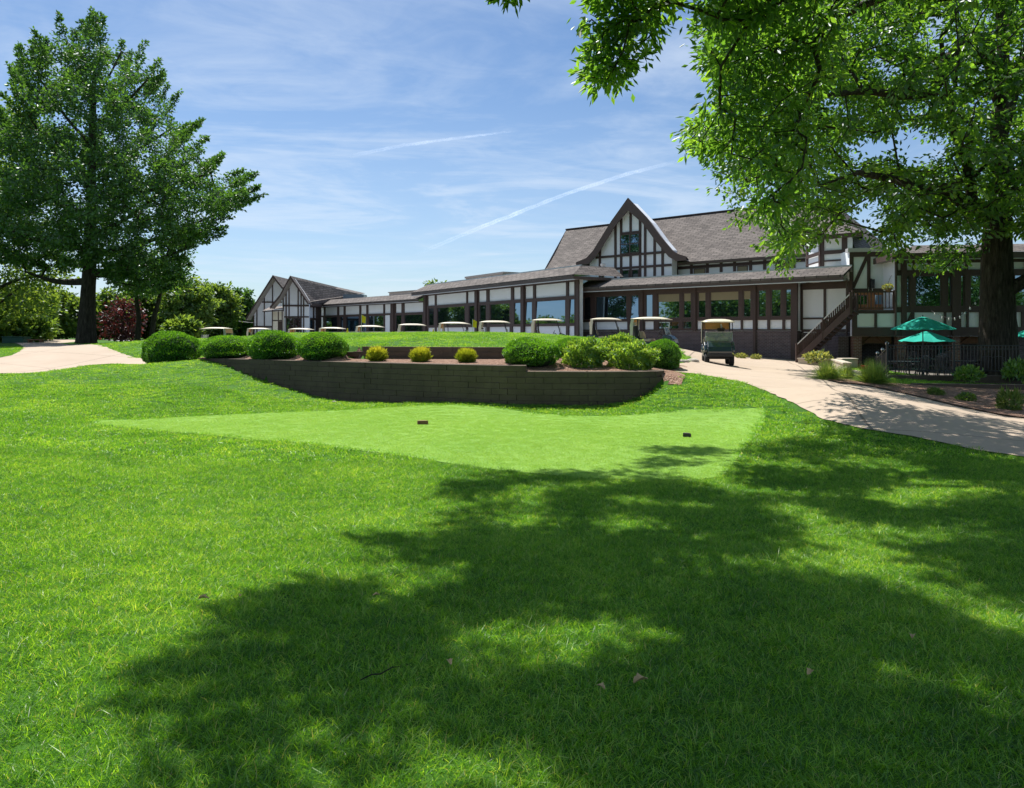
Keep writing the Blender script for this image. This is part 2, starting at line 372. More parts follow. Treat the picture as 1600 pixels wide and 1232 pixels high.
lowp = shared + [(0, 0, 0), (-6, 0, .2), (6, 0, 0), (0, 2.6, 0), (-3.5, 5, -.02), (0, 5, -.10), (4, 5, -.08), (8, 5, -.05),
        (-7, 8, -.08), (-3, 8, -.2), (0, 8.3, -.28), (5, 8, -.24), (0, -8, .3), (-20, 0, .5), (20, -2, .1),
        cz(150, 660, -.33), cz(400, 690, -.33), cz(700, 728, -.35), cz(850, 743, -.35), cz(1000, 748, -.35), cz(1130, 745, -.33), cz(1180, 700, -.3),
        cz(1200, 652, -.22), cz(1000, 648, -.35), cz(800, 640, -.35), cz(640, 635, -.35), cz(400, 650, -.33), cz(800, 690, -.36), cz(600, 670, -.35),
        cz(0, 620, .0), cz(0, 660, -.16), cz(0, 720, -.14), cz(200, 620, -.02), cz(300, 600, .2), cz(-400, 660, .0),
        cY(315, 563, 24.7), cY(400, 589, 23.8), cY(490, 617, 22.4), cY(540, 627, 21.6), cY(660, 628, 20.4), cY(800, 631, 19.2), cY(935, 631, 19.2), cY(1000, 621, 19.2), cY(1034, 604, 19.2),
        (0, 28, -.3), (-5, 28, -.3)]
highp = shared + [(-10.4, 25.2, .68), (-7, 23.4, .69), (-4.86, 22, .69), (-.6, 19.9, .68), (.6, 19.8, .54), (2.2, 19.7, .54), (3.8, 19.7, .5),
        cY(557, 541, 23.9), cY(787, 545, 22.8), cY(670, 543, 23.4), cY(99, 542, 33), cY(231, 533, 33), cY(385, 527, 33), cY(450, 521.5, 33),
        cY(520, 521, 33), cY(600, 520.5, 33), cY(700, 520.5, 33), cY(850, 523.5, 33), cY(900, 527, 31), cY(980, 536, 30), cY(1030, 545, 30),
        cY(1075, 560, 27), cY(1120, 573, 27.5), cY(1065, 547, 34), (at(1020, 36.2), 36.2, .50), (at(948, 43), 43, .62), (at(857, 44), 44, .56), (at(775, 44), 44, .47), (at(712, 47), 47, .41), (at(646, 48), 48, .34), (at(580, 53), 53, .26), (at(521, 59), 59, .18), (at(470, 61), 61, .12), (at(405, 70), 70, .1), (at(335, 50), 50, .12), (0, 60, .4), (-32, 60, .6),
        (at(130, 46), 46, .95), (at(100, 70), 70, .95), (-80, 120, 1), (0, 150, 1), (90, 120, 1), cY(1040, 544, 47.8), cY(1240, 561, 41.9), (9, 34, .5),
        (13, 32, .12), (13.6, 36.5, .1), (17.5, 27, -.15), (18, 30, -.25), (24, 30, -.25), (24, 36, -.3), (19, 35, -.28), (13.4, 27, .1), (12.6, 24, .05), (16, 24.6, -.1), (22, 23, -.15), (60, 40, .0), (-10.6, 29, .95), (-14.5, 27.5, .6), (0, 0, 0), (-40, 0, .5), (40, 0, 0)]
fl, fh = rbf(lowp), rbf(highp)
def H(x, y):
    x = np.asarray(x, float); y = np.asarray(y, float)
    d = np.maximum(np.maximum(WX[0] - x, x - WX[-1]), 0)
    wv = wy(x); wd = .05 + 1.3 * d
    s_ = ss((y - (wv + .2 - .5 * wd)) / wd)
    hi = fh(x, y)
    bed = .70 + .025 * (y - wv)
    k = ss((x - UX[0] + .1) / .3) * ss((UX[-1] - x + .3) / .3) * (y < uy(x) + .14) * (y > wv - 1)
    hi = np.where(k > 0, hi + (np.minimum(bed, hi) - hi) * k, hi)
    lo = fl(x, y)
    z = lo + (hi - lo) * s_
    far = ss((np.hypot(x, y) - 60) / 60)
    z = z + (0.95 - z) * far
    und = .10 * np.exp(-((x + 6) ** 2 / 30 + (y - 9.5) ** 2 / 14)) * np.sin(x * 1.1 + y * .9) + .05 * np.exp(-((x + 5.5) ** 2 / 14 + (y - 10) ** 2 / 12)) * np.sin(x * 2.1 + y) * np.cos(y * 1.6 - x * .5) + .02 * np.sin(x * 1.7 + np.sin(y * 1.1)) * np.cos(y * 1.3) * (y < 9)
    return z + und
def h1(x, y): return float(H(np.array([x]), np.array([y]))[0])
def spaced(segs):
    out = []
    for a, b, st in segs: out += list(np.arange(a, b - 1e-6, st))
    return np.array(out + [segs[-1][1]])
GX = spaced([(-600, -100, 50), (-100, -40, 5), (-40, -14, 1), (-14, 12, .2), (12, 40, 1), (40, 100, 5), (100, 600, 50)])
GY = spaced([(-60, -4, 4), (-4, 0, .5), (0, 36, .2), (36, 60, 1), (60, 120, 5), (120, 900, 60)])
gx, gy = np.meshgrid(GX, GY); gz = H(gx.ravel(), gy.ravel())
nx, ny = len(GX), len(GY)
ii = (np.arange(ny - 1)[:, None] * nx + np.arange(nx - 1)[None]).ravel()
np_mesh('ground', np.c_[gx.ravel(), gy.ravel(), gz], np.c_[ii, ii + 1, ii + nx + 1, ii + nx], 'lawn', smooth=True, kind='structure')

def pip(poly, x, y):
    inside = np.zeros(len(x), bool); n = len(poly)
    for i in range(n):
        x0, y0 = poly[i]; x1, y1 = poly[(i + 1) % n]
        if y0 == y1: continue
        c = ((y0 > y) != (y1 > y)) & (x < (x1 - x0) * (y - y0) / (y1 - y0) + x0); inside ^= c
    return inside
def smoothpoly(poly, it=2):
    for _ in range(it):
        q = []
        for i in range(len(poly)):
            a = np.array(poly[i]); b = np.array(poly[(i + 1) % len(poly)]); q += [tuple(a * .75 + b * .25), tuple(a * .25 + b * .75)]
        poly = q
    return poly
def sheet(name, poly, m_, lift, jit=0.0, **tags):
    """a sheet that follows the terrain inside a polygon given in plan"""
    q = []
    for i in range(len(poly)):
        a = np.array(poly[i]); b = np.array(poly[(i + 1) % len(poly)]); n = max(1, int(np.hypot(*(b - a)) / .22))
        for k in range(n): q.append(tuple(a + (b - a) * k / n + rng.normal(0, jit, 2)))
    xs = [p[0] for p in poly]; ys = [p[1] for p in poly]
    ax = GX[(GX > min(xs)) & (GX < max(xs))]; ay = GY[(GY > min(ys)) & (GY < max(ys))]
    X, Y = np.meshgrid(ax, ay); X = X.ravel(); Y = Y.ravel(); k = pip(q, X, Y); X, Y = X[k], Y[k]
    B = np.array(q); keep = np.array([np.min((B[:, 0] - a) ** 2 + (B[:, 1] - b) ** 2) > .05 ** 2 for a, b in zip(X, Y)], bool) if len(X) else np.zeros(0, bool)
    X, Y = X[keep], Y[keep]
    pts = [Vector(p) for p in q] + [Vector((a, b)) for a, b in zip(X, Y)]; nb = len(q)
    vs, es, fs, *_ = geometry.delaunay_2d_cdt(pts, [(i, (i + 1) % nb) for i in range(nb)], [], 1, 1e-4)
    vx = np.array([v.x for v in vs]); vy = np.array([v.y for v in vs]); vz = H(vx, vy) + lift
    fs = [f for f in fs if len(f) == 3]
    return np_mesh(name, np.c_[vx, vy, vz], np.array(fs), m_, smooth=True, **tags)
def cpts(lst): return [(at(px, Yat(py, z)), Yat(py, z)) for px, py, z in lst]
TEE = smoothpoly(cpts([(95, 658.5, -.32), (300, 679, -.34), (500, 704, -.35), (700, 728, -.35), (850, 743, -.35), (1000, 750, -.35), (1125, 748, -.33), (1136, 738, -.33), (1166, 700, -.31), (1196, 658, -.28), (1197, 652, -.28), (1180, 651, -.29),
               (1100, 649, -.33), (1000, 648, -.35), (870, 645, -.35), (740, 637, -.35), (640, 634.5, -.35), (500, 643, -.35), (300, 654, -.34)]), 1)
sheet('tee_green', TEE, 'tee', .009, kind='structure')
PATH = smoothpoly([(4.0, 21.8), (4.9, 21.3), (5.6, 19.9), *cpts([(1170, 600, .27), (1240, 630, .08), (1320, 657, 0), (1400, 680, -.12), (1600, 718, -.25)]), (9.5, 9.8), (14, 7), (15.5, 10.5),
                   *cpts([(1600, 657, -.2), (1500, 637, -.12), (1400, 612, .02), (1345, 602, .12), (1300, 598, .2)]), (9.6, 22.2), (10.6, 23.6), (13.2, 27), (15, 33), (16.8, 38.4), (13.9, 43.6), (9.2, 48.5), (5, 50), (6.5, 42), (7.8, 35), (7.0, 30.4), (6.6, 27.5), (6.2, 25.0), (5.0, 23.2)], 1)
sheet('path', PATH, 'concrete', .02, .02, kind='structure')
LPATH = smoothpoly([(at(-350, 22), 22.6), (at(0, 24), 23.9), (at(110, 24.5), 24.5), (at(247, 25), 24.9), (at(275, 25.6), 25.6), (at(225, 27), 27), (at(160, 31), 31), (at(112, 38), 38), (at(95, 44), 44), (at(60, 52), 52), (-40, 70), (-46, 70), (at(5, 50), 50), (at(28, 42), 42), (at(36, 36), 36), (at(36, 31), 31), (at(10, 28.6), 28.6), (at(-60, 28), 28), (at(-350, 29), 29)], 1)
sheet('cart_path', LPATH, 'concrete', .02, .02, kind='structure')
BED = [(-11.6, 25.6), (-10.4, 25.3), (-4.86, 22.0), (-.17, 19.62), (3.75, 19.62), (4.3, 18.9), (4.6, 19.5), (4.75, 21.3), (5.5, 23.0), (5.0, 23.6), (2.4, 22.3), (-.2, 22.5), (-5.3, 23.70), (-7, 24.3), (-9, 25.4), (-11.6, 26.6), (-12.4, 26.4)]
sheet('mulch_bed', BED, 'mulch', .02, .03, kind='structure')
BED2 = smoothpoly(cpts([(1275, 589, .2), (1300, 600, .19), (1345, 604, .1), (1400, 614, .01), (1500, 639, -.13), (1600, 659, -.21)]) + [(16, 14), (20, 20), (14.6, 21.2), (11.6, 21.8), (9.7, 22.2)], 1)
sheet('planting_bed', BED2, 'mulch', .05, .02, kind='structure')
PATIO = [(15.6, 25.0), (24, 24.4), (30, 24.3), (34, 37), (18.6, 38), (17.2, 33), (15.8, 28.5)]
sheet('patio', PATIO, plain('dark_paving', (.13, .115, .10), .9, .3, 2, .3, 30), .045, kind='structure')
LOT = [(-40, 72), (-26, 60), (-12, 47), (-2, 39.5), (4, 36.2), (7.6, 34), (8.2, 36), (6.8, 42), (4.6, 47), (3.2, 49.5), (-9, 69), (-24, 84), (-40, 84)]
sheet('parking_strip', LOT, plain('grey_paving', (.30, .30, .305), .9, .15, 1, .3, 30), .03, kind='structure')
NOGRASS = [LOT, TEE, PATH, LPATH, BED, BED2, PATIO]
# ------------------------------------------------------------ the clubhouse
club = empty('clubhouse', (0, 50, 0), label='long half-timbered clubhouse in white stucco and brown beams under shingle roofs', cat='building')
def bp_(mb, name, mats, parent=None, **kw):
    o = mb.build(name, mats, None, **kw)
    p = parent or club; o.parent = p
    o.matrix_parent_inverse = mw(p).inverted(); return o
def mw(o):
    m_ = Matrix.Translation(o.location) @ o.rotation_euler.to_matrix().to_4x4()
    return mw(o.parent) @ o.matrix_parent_inverse @ m_ if o.parent else m_
class Line:
    def __init__(s, pxa, Ya, pxb, Yb):
        s.A = Vector((at(pxa, Ya), Ya)); s.B = Vector((at(pxb, Yb), Yb)); s.d = (s.B - s.A).normalized(); s.L = (s.B - s.A).length
        s.n = Vector((s.d.y, -s.d.x)); s.n = s.n if s.n.dot(-s.A) > 0 else -s.n
    def hit(s, px, d=0.0):
        k = (px - 800) / F; P = s.A + s.n * d       # solve P + u*dir on x = k*y
        u = (k * P.y - P.x) / (s.d.x - k * s.d.y); q = P + s.d * u; return u, q.x, q.y
    def pt(s, px, py, d=0.0):
        u, x, y = s.hit(px, d); return Vector((x, y, zat(py, y)))
    def u(s, px, d=0.0): return s.hit(px, d)[0]
    def w(s, u, d, z): q = s.A + s.d * u + s.n * d; return Vector((q.x, q.y, z))
    def box(s, mb, u0, u1, z0, z1, d0, d1, mi=0):
        vs = [s.w(u, d, z) for z in (z0, z1) for d in (d0, d1) for u in (u0, u1)]
        mb.add(vs, [(0, 2, 3, 1), (4, 5, 7, 6), (0, 1, 5, 4), (2, 6, 7, 3), (0, 4, 6, 2), (1, 3, 7, 5)], mi)
    def z(s, px, py, d=0.0): return s.pt(px, py, d).z
def add_window(L, u0, u1, z0, z1, d=.0, mull=0, name='window', pane='glass', bars=0, depth=.07, parent=None, back=0.0, blind=0.0):
    f = MB(); t_ = .05
    L.box(f, u0, u0 + t_, z0, z1, d, d + depth); L.box(f, u1 - t_, u1, z0, z1, d, d + depth)
    L.box(f, u0 + t_, u1 - t_, z0, z0 + t_, d, d + depth); L.box(f, u0 + t_, u1 - t_, z1 - t_, z1, d, d + depth)
    for k in range(mull):
        c = u0 + (u1 - u0) * (k + 1) / (mull + 1); L.box(f, c - .04, c + .04, z0 + t_, z1 - t_, d, d + depth)
    for k in range(bars):
        zz = z0 + (z1 - z0) * (k + 1) / (bars + 1); L.box(f, u0 + t_, u1 - t_, zz - .03, zz + .03, d, d + depth - .01)
    fo = bp_(f, name, 'fascia', parent)
    g = MB(); tl = rng.normal(0, .0035); bk_ = back * (z1 - z0)
    vs = [L.w(u, dd + (u - (u0 + u1) / 2) * tl + (bk_ if z < (z0 + z1) / 2 else 0), z) for z in (z0 + t_ * .5, z1 - t_ * .5) for dd in (d + .008, d + .024) for u in (u0 + t_ * .5, u1 - t_ * .5)]
    g.add(vs, [(0, 2, 3, 1), (4, 5, 7, 6), (0, 1, 5, 4), (2, 6, 7, 3), (0, 4, 6, 2), (1, 3, 7, 5)])
    bp_(g, 'pane', pane, fo)
    if blind:
        g = MB(); L.box(g, u0 + t_, u1 - t_, z1 - t_ - (z1 - z0) * blind, z1 - t_, d + .026, d + .034); bp_(g, 'blind', 'blind', fo)
    return fo
def facade(L, ztop, rows, wall_z0, ua=None, ub=None, wall_mat='stucco', prouds=.10, posts=(), name='wall'):
    """rows: (z0, z1, [(px0, px1, kind)]) ; all that is neither panel nor window becomes brown timber"""
    ua = 0 if ua is None else ua; ub = L.L if ub is None else ub
    W = MB(); L.box(W, ua, ub, wall_z0, ztop, -.3, 0); bp_(W, name, wall_mat)
    T = MB(); zs = ztop
    for z0, z1, cells in rows:
        L.box(T, ua, ub, z1, zs, .002, prouds)
        cur = ua
        for px0, px1, kind in cells:
            a, b_ = L.u(px0, prouds), L.u(px1, prouds)
            if a > b_: a, b_ = b_, a
            a = max(a, ua); b_ = min(b_, ub)
            if a > cur + .005: L.box(T, cur, a, z0, z1, .002, prouds - .004)
            if kind == 'w': add_window(L, a + .003, b_ - .003, z0 + .003, z1 - .003, back=(.035 if (L is globals().get('LA') and px0 > 800) or (L is globals().get('LC') and px0 < 1000) else .0), blind=(.30 if (L is globals().get('LC') and 1020 < px0 < 1178 and z1 > 3) else .0))
            elif kind == 'W': add_window(L, a + .003, b_ - .003, z0 + .003, z1 - .003, bars=0, mull=1)
            cur = max(cur, b_)
        if cur < ub - .005: L.box(T, cur, ub, z0, z1, .002, prouds - .004)
        zs = z0
    if zs > wall_z0 + .01: pass
    for px, wd, z0, z1 in posts:
        c = L.u(px, prouds); L.box(T, c - wd / 2, c + wd / 2, z0, z1, prouds + .002, prouds + .09)
    bp_(T, 'timber_frame', 'timber')
def skirt(L, ua, ub, ez, fz, tz, ov=.9, back=.4, flat=6.0, name='roof', hip_a=0.0, hip_b=0.0, close=True, flash=True):
    """skirt roof: fascia at the overhang, shingles sloping back to a flat roof"""
    rf = MB()
    a0, a1 = L.w(ua - hip_a, ov, fz), L.w(ub + hip_b, ov, fz)
    b0, b1 = L.w(ua, -back, tz), L.w(ub, -back, tz)
    n_ = 5
    rows = []
    for k in range(n_ + 1):
        f = k / n_; rows.append((a0.lerp(b0, f), a1.lerp(b1, f)))
    dn = Vector((0, 0, -.12))
    rf.add([a0, a1, b1, b0], [(0, 1, 2, 3)])
    rf.add([a0 + dn, a1 + dn, b1 + dn, b0 + dn], [(3, 2, 1, 0)])
    rf.add([a0, a0 + dn, a1 + dn, a1], [(0, 1, 2, 3)])
    if hip_b: rf.add([a1, L.w(ub + hip_b, -flat, fz), L.w(ub, -flat, tz), b1], [(0, 1, 2, 3)])
    else: rf.add([a1, a1 + dn, b1 + dn, b1], [(0, 1, 2, 3)])
    if hip_a: rf.add([a0, L.w(ua - hip_a, -flat, fz), L.w(ua, -flat, tz), b0], [(3, 2, 1, 0)])
    else: rf.add([a0, a0 + dn, b0 + dn, b0], [(3, 2, 1, 0)])
    o = bp_(rf, name, 'shingle')
    fl_ = MB(); L.box(fl_, ua, ub, tz - .3, tz + .02, -flat, -back - .02)
    bp_(fl_, 'flat_roof', 'unit')
    if flash:
        q = MB(); L.box(q, ua, ub, tz - .02, tz + .07, -back - .1, -back + .02); bp_(q, 'flashing', 'flash', o)
    q = MB(); L.box(q, ua - hip_a, ub + hip_b, ez, fz - .11, ov - .06, ov - .01)
    if hip_b: L.box(q, ub + hip_b - .06, ub + hip_b - .01, ez, fz - .11, -flat, ov - .065)
    bp_(q, 'fascia', 'fascia', o)
    q = MB(); L.box(q, ua - hip_a, ub + hip_b - (.07 if hip_b else 0), ez + .02, ez + .05, .102, ov - .065)
    if hip_b: L.box(q, ub + .02, ub + hip_b - .07, ez + .02, ez + .05, -flat, .10)
    bp_(q, 'soffit', 'soffit', o)
    q = MB(); L.box(q, ua - hip_a, ub + hip_b, ez - .05, ez - .005, ov - .12, ov + .0); bp_(q, 'gutter', 'flash', o)
    return o

# right-hand long front
LC = Line(906, 50.0, 1328, 38.45)
Kc = lambda z: 1.6 + (z - 1.6) * .9635
Ka = lambda z: 1.6 + (z - 1.6) * 1.0455
P = 'p'; W_ = 'w'
uC5 = LC.u(1246, .1)
facade(LC, Kc(4.42), [
    (Kc(2.50), Kc(4.10), [(912, 923, W_), (930, 979, W_), (985, 998, W_), (1008, 1020, W_), (1027, 1062, W_), (1067, 1080, W_), (1090, 1103, W_), (1109, 1154.5, W_), (1160.5, 1173.5, W_), (1184, 1197.5, W_), (1204, 1220.5, W_), (1226.5, 1240.5, W_)]),
    (Kc(1.80), Kc(2.33), [(909, 926, P), (929, 980, P), (984, 999, P), (1007, 1021, P), (1028, 1061, W_), (1066, 1081, W_), (1089, 1103, P), (1108, 1157, P), (1160, 1176, P), (1183, 1198.5, P), (1202.5, 1222, P), (1226, 1242, P)]),
    (1.72, 1.76, [])], 1.70, 0, uC5, posts=[(1003, .22, 1.7, Kc(4.36)), (1085.5, .2, 1.7, Kc(4.36)), (1179.5, .16, .3, Kc(4.36))])
W = MB(); LC.box(W, 0, uC5, -.8, 1.698, -.3, .06); LC.box(W, 0, uC5, 1.60, 1.698, .062, .09); bp_(W, 'brick_base', 'brick_dark')
q = MB(); LC.box(q, uC5 - .35, uC5 + .0, .0, Kc(4.4), .102, .16); bp_(q, 'post', 'timber')
# recessed bay beside the stairs
uD = LC.u(1328, 0)
class Off:                                          # helper: a line shifted by d
    pass
LCr = Line(906, 50.0, 1328, 38.45); LCr.A = LCr.A + LCr.n * -.5
W = MB(); LCr.box(W, uC5 + .01, uD, 1.62, Kc(4.42), -.3, 0); bp_(W, 'wall', 'stucco')
T = MB()
ub = [LCr.u(p_, .08) for p_ in (1254, 1286.5, 1290, 1323.5)]
LCr.box(T, uC5 + .01, uD, LCr.z(1290, 452, .08), Kc(4.42), .002, .08)
for a, b_ in ((uC5 + .01, ub[0]), (ub[1], ub[2]), (ub[3], uD)): LCr.box(T, a, b_, 1.62, LCr.z(1290, 452, .08), .002, .076)
z1_, z0_ = LCr.z(1290, 496.3, .08), LCr.z(1290, 499, .08)
for a, b_ in ((ub[0], ub[1]), (ub[2], ub[3])): LCr.box(T, a, b_, z0_, z1_, .002, .07); LCr.box(T, a, b_, 1.62, 1.78, .002, .07)
bp_(T, 'timber_frame', 'timber')
W = MB(); LCr.box(W, uC5 + .01, uD, -.8, 1.61, -.3, .05); LC.box(W, uC5 - .3, uC5, -.8, 1.69, -.8, -.302); bp_(W, 'brick_base', 'brick_dark')
W = MB(); LC.box(W, uC5 - .3, uC5, 1.7, Kc(4.4), -.8, -.302); bp_(W, 'post', 'timber')
skirt(LC, .35, LC.u(1330, -.3), Kc(4.40), Kc(4.68), Kc(5.22), .95, .4, 4.0)
q = MB(); L_ = LC; L_.box(q, LC.u(1268, .5), LC.u(1280, .5), Kc(4.36), Kc(4.395), .3, .55); bp_(q, 'ceiling_lamp', 'white')

# middle front, standing a little higher
LA = Line(663, 68.4, 905, 48.2)
rA = [(Ka(3.93), Ka(4.80), [(668, 679, P), (681, 728, P), (730, 741.5, P), (747.5, 759.5, P), (763.5, 798, P), (802, 814, P), (820, 832.5, P), (836, 884, P), (887.5, 901, P)]),
      (Ka(2.18), Ka(3.74), [(669, 677.5, W_), (682.5, 726, W_), (732, 741, W_), (748.5, 759, W_), (765, 796, W_), (803, 813, W_), (820.5, 831, W_), (837, 883, W_), (889.5, 900, W_)]),
      (Ka(1.30), Ka(2.02), [(668, 679, P), (681, 728, P), (730, 741.5, P), (747.5, 759.5, P), (763.5, 796, P), (800, 813.5, P), (819, 831, P), (837, 884, P), (888, 902, P)])]
facade(LA, Ka(4.92), rA, .2, posts=[(664.5, .45, .2, Ka(4.9)), (744.5, .4, .2, Ka(4.9)), (817, .4, .2, Ka(4.9)), (903.5, .3, .2, Ka(4.9))])
W = MB(); e0 = LA.w(LA.L, 0, 0); W.add([(e0.x, e0.y, z) for z in (.2, Ka(4.9))] + [(e0.x + .1, e0.y + 3, z) for z in (.2, Ka(4.9))] + [(e0.x - .3, e0.y + .2, z) for z in (.2, Ka(4.9))] + [(e0.x - .2, e0.y + 3, z) for z in (.2, Ka(4.9))], [(0, 1, 3, 2), (4, 6, 7, 5), (0, 4, 5, 1), (2, 3, 7, 6)]); bp_(W, 'end_wall', 'timber')
skirt(LA, -.3, LA.L - .35, Ka(4.88), Ka(5.16), Ka(5.82), .95, .4, 3.2, hip_b=1.0, hip_a=.5)
q = MB(); o_ = LC.pt(908, 451, .4); q.box(o_.x - .12, o_.x + .12, o_.y - .1, o_.y + .1, o_.z - .15, o_.z + .1); bp_(q, 'wall_lamp', 'white')

# left lower front
LB = Line(500, 84.5, 664, 68.9)
rB = [(3.52, 4.42, [(499, 505.5, P), (507.5, 526.5, P), (529, 536.5, P), (539, 561, P), (563.5, 572, P), (574.5, 598.5, P), (600.5, 609.8, P), (617.8, 627, P), (631, 661, P)]),
      (1.70, 3.34, [(497.5, 504.5, P), (508.5, 526.5, W_), (530.5, 536, W_), (540, 560.5, W_), (565, 572, W_), (575.5, 599, W_), (600.5, 609, P), (618, 627, W_), (631.5, 660, W_)])]
facade(LB, 4.56, rB, -.3, posts=[(613.5, .55, -.3, 4.5)])
skirt(LB, -1.4, LB.L + .2, 4.50, 4.72, 5.32, .9, .5, 6.0, flash=False)
q = MB(); LB.box(q, LB.u(608, -2), LB.u(652, -2), 5.2, 5.75, -4, -2); LB.box(q, LB.u(606, -1.9), LB.u(653, -1.9), 5.751, 5.83, -4.1, -1.9); bp_(q, 'rooftop_unit', 'unit')
q = MB(); LA.box(q, LA.u(728, -3), LA.u(784, -3), 5.9, LA.z(756, 432, -3), -5.5, -3); LA.box(q, LA.u(726, -2.9), LA.u(786, -2.9), LA.z(756, 432, -3) + .002, LA.z(756, 429, -3), -5.6, -2.9); bp_(q, 'rooftop_unit', 'unit')

# left gables
def gable(Yg, outline, apex, inner, base_py, vert, horiz, wins=(), back=14.0, back_apex=None, soff=1.5, zbase=-1.0, barge=.28, tilt=0.0):
    """gable end facing us: outline = roof verge points left..apex..right in the photograph, wall inner = (px_left, px_right)"""
    pts = [P3(px, py, Yg - soff) for px, py in outline]
    ia = outline.index(apex)
    rf = MB(); bk = Vector((tilt * back, back, 0))
    for k in range(len(pts) - 1):
        a, b_ = pts[k], pts[k + 1]; n_ = Vector((0, 0, -.14))
        rf.add([a, b_, b_ + bk, a + bk], [(0, 1, 2, 3)]); rf.add([a + n_, b_ + n_, b_ + bk + n_, a + bk + n_], [(3, 2, 1, 0)])
    for a in (pts[0], pts[-1]): rf.add([a, a + Vector((0, 0, -.14)), a + bk + Vector((0, 0, -.14)), a + bk], [(0, 1, 2, 3)])
    r = bp_(rf, 'roof', 'shingle')
    bg_ = MB()
    for k in range(len(pts) - 1):
        a, b_ = pts[k] + Vector((0, -.05, .05)), pts[k + 1] + Vector((0, -.05, .05))
        dz = Vector((0, 0, -barge)); e = Vector((0, .05, 0))
        bg_.add([a, b_, b_ + dz, a + dz, a + e, b_ + e, b_ + dz + e, a + dz + e], [(0, 1, 2, 3), (7, 6, 5, 4), (0, 4, 5, 1), (3, 2, 6, 7), (0, 3, 7, 4), (1, 5, 6, 2)])
    bp_(bg_, 'bargeboard', 'timber', r)
    sf = MB()
    for k in range(len(pts) - 1):
        a, b_ = pts[k] + Vector((0, 0, -.16)), pts[k + 1] + Vector((0, 0, -.16)); e = Vector((0, soff, 0))
        sf.add([a, b_, b_ + e, a + e], [(0, 1, 2, 3)])
    bp_(sf, 'soffit', 'soffit', r)
    # wall polygon under the verge
    def zroof(X):
        for k in range(len(pts) - 1):
            if pts[k].x <= X <= pts[k + 1].x: f = (X - pts[k].x) / (pts[k + 1].x - pts[k].x); return pts[k].z + f * (pts[k + 1].z - pts[k].z) - .17
        return pts[0].z - .17 if X < pts[0].x else pts[-1].z - .17
    xl, xr = at(inner[0], Yg), at(inner[1], Yg)
    xs = sorted([xl, xr] + [p.x for p in pts if xl < p.x < xr])
    poly = [(xl, Yg, zbase)] + [(x_, Yg, zroof(x_)) for x_ in xs] + [(xr, Yg, zbase)]
    W = MB(); W.prism(poly, (0, .3, 0)); bp_(W, 'wall', 'stucco')
    T = MB()
    for px, wpx in vert:
        a, b_ = at(px - wpx / 2, Yg), at(px + wpx / 2, Yg)
        T.prism([(a, Yg - .06, zbase), (b_, Yg - .06, zbase), (b_, Yg - .06, zroof(b_)), (a, Yg - .06, zroof(a))], (0, .058, 0))
    for py, hpy in horiz:
        z_ = zat(py, Yg); hw = hpy / 2 * Yg / F
        x0_, x1_ = xl, xr
        while zroof(x0_) < z_ + hw and x0_ < xr: x0_ += .05
        while zroof(x1_) < z_ + hw and x1_ > xl: x1_ -= .05
        T.box(x0_, x1_, Yg - .085, Yg - .062, z_ - hw, z_ + hw)
    bp_(T, 'timber_frame', 'timber')
    LL = Line(inner[0], Yg - .001, inner[1], Yg)
    for px0, px1, py0, py1 in wins: add_window(LL, LL.u(px0), LL.u(px1), zat(py1, Yg), zat(py0, Yg), .05, mull=1, depth=.1)
    return zroof
gable(79.0, [(422, 480), (437, 462), (453.5, 431.5), (467, 451), (481, 473)], (453.5, 431.5), (442, 483), 520,
      [(442.6, 1.8), (447.2, 1.8), (451.8, 1.8), (466, 1.8), (470.6, 1.8), (474.6, 1.8)], [(478, 2.6), (495.5, 2)], [(447.5, 470.5, 497, 519)], back=1.2)
gable(84.0, [(384, 498.5), (404, 466), (426.5, 430.5), (441, 449)], (426.5, 430.5), (396.2, 441), 520,
      [(396.6, 1.6), (401.6, 1.6), (413.2, 1.6), (426, 1.6)], [(472.5, 2), (511, 2.6)], back=10)
# slope between the front gable and the low wing, and the short link wall
q = MB()
A1 = P3(453.8, 431.3, 79.2); B1 = P3(528, 449, 98); C1 = P3(571, 458.6, 92); D1 = P3(503, 475.3, 82.0); E1 = P3(480.7, 472.6, 79.2)
q.add([A1, E1, D1, C1, B1], [(0, 1, 2, 3, 4)]); dn = Vector((0, 0, -.25)); q.add([A1 + dn, E1 + dn, D1 + dn, C1 + dn, B1 + dn], [(4, 3, 2, 1, 0)])
q.add([E1, E1 + dn, D1 + dn, D1], [(0, 1, 2, 3)])
r_ = bp_(q, 'roof', 'shingle')
q = MB(); q.bar(E1 + Vector((0, -.05, -.22)), D1 + Vector((0, -.05, -.22)), .06, .3); bp_(q, 'fascia', 'fascia', r_)
LK = Line(475, 79.2, 501, 82.9)
facade(LK, 4.5, [(3.2, 4.35, [(476.6, 490, P), (491.6, 494.2, P)]), (1.3, 3.0, [(476.6, 490, W_), (491.6, 494.2, P)])], -.5)
q = MB(); a = P3(536, 459, 86); q.box(a.x, a.x + 2.4, 86, 88, a.z - .9, a.z - .1); bp_(q, 'skylight', 'solar')
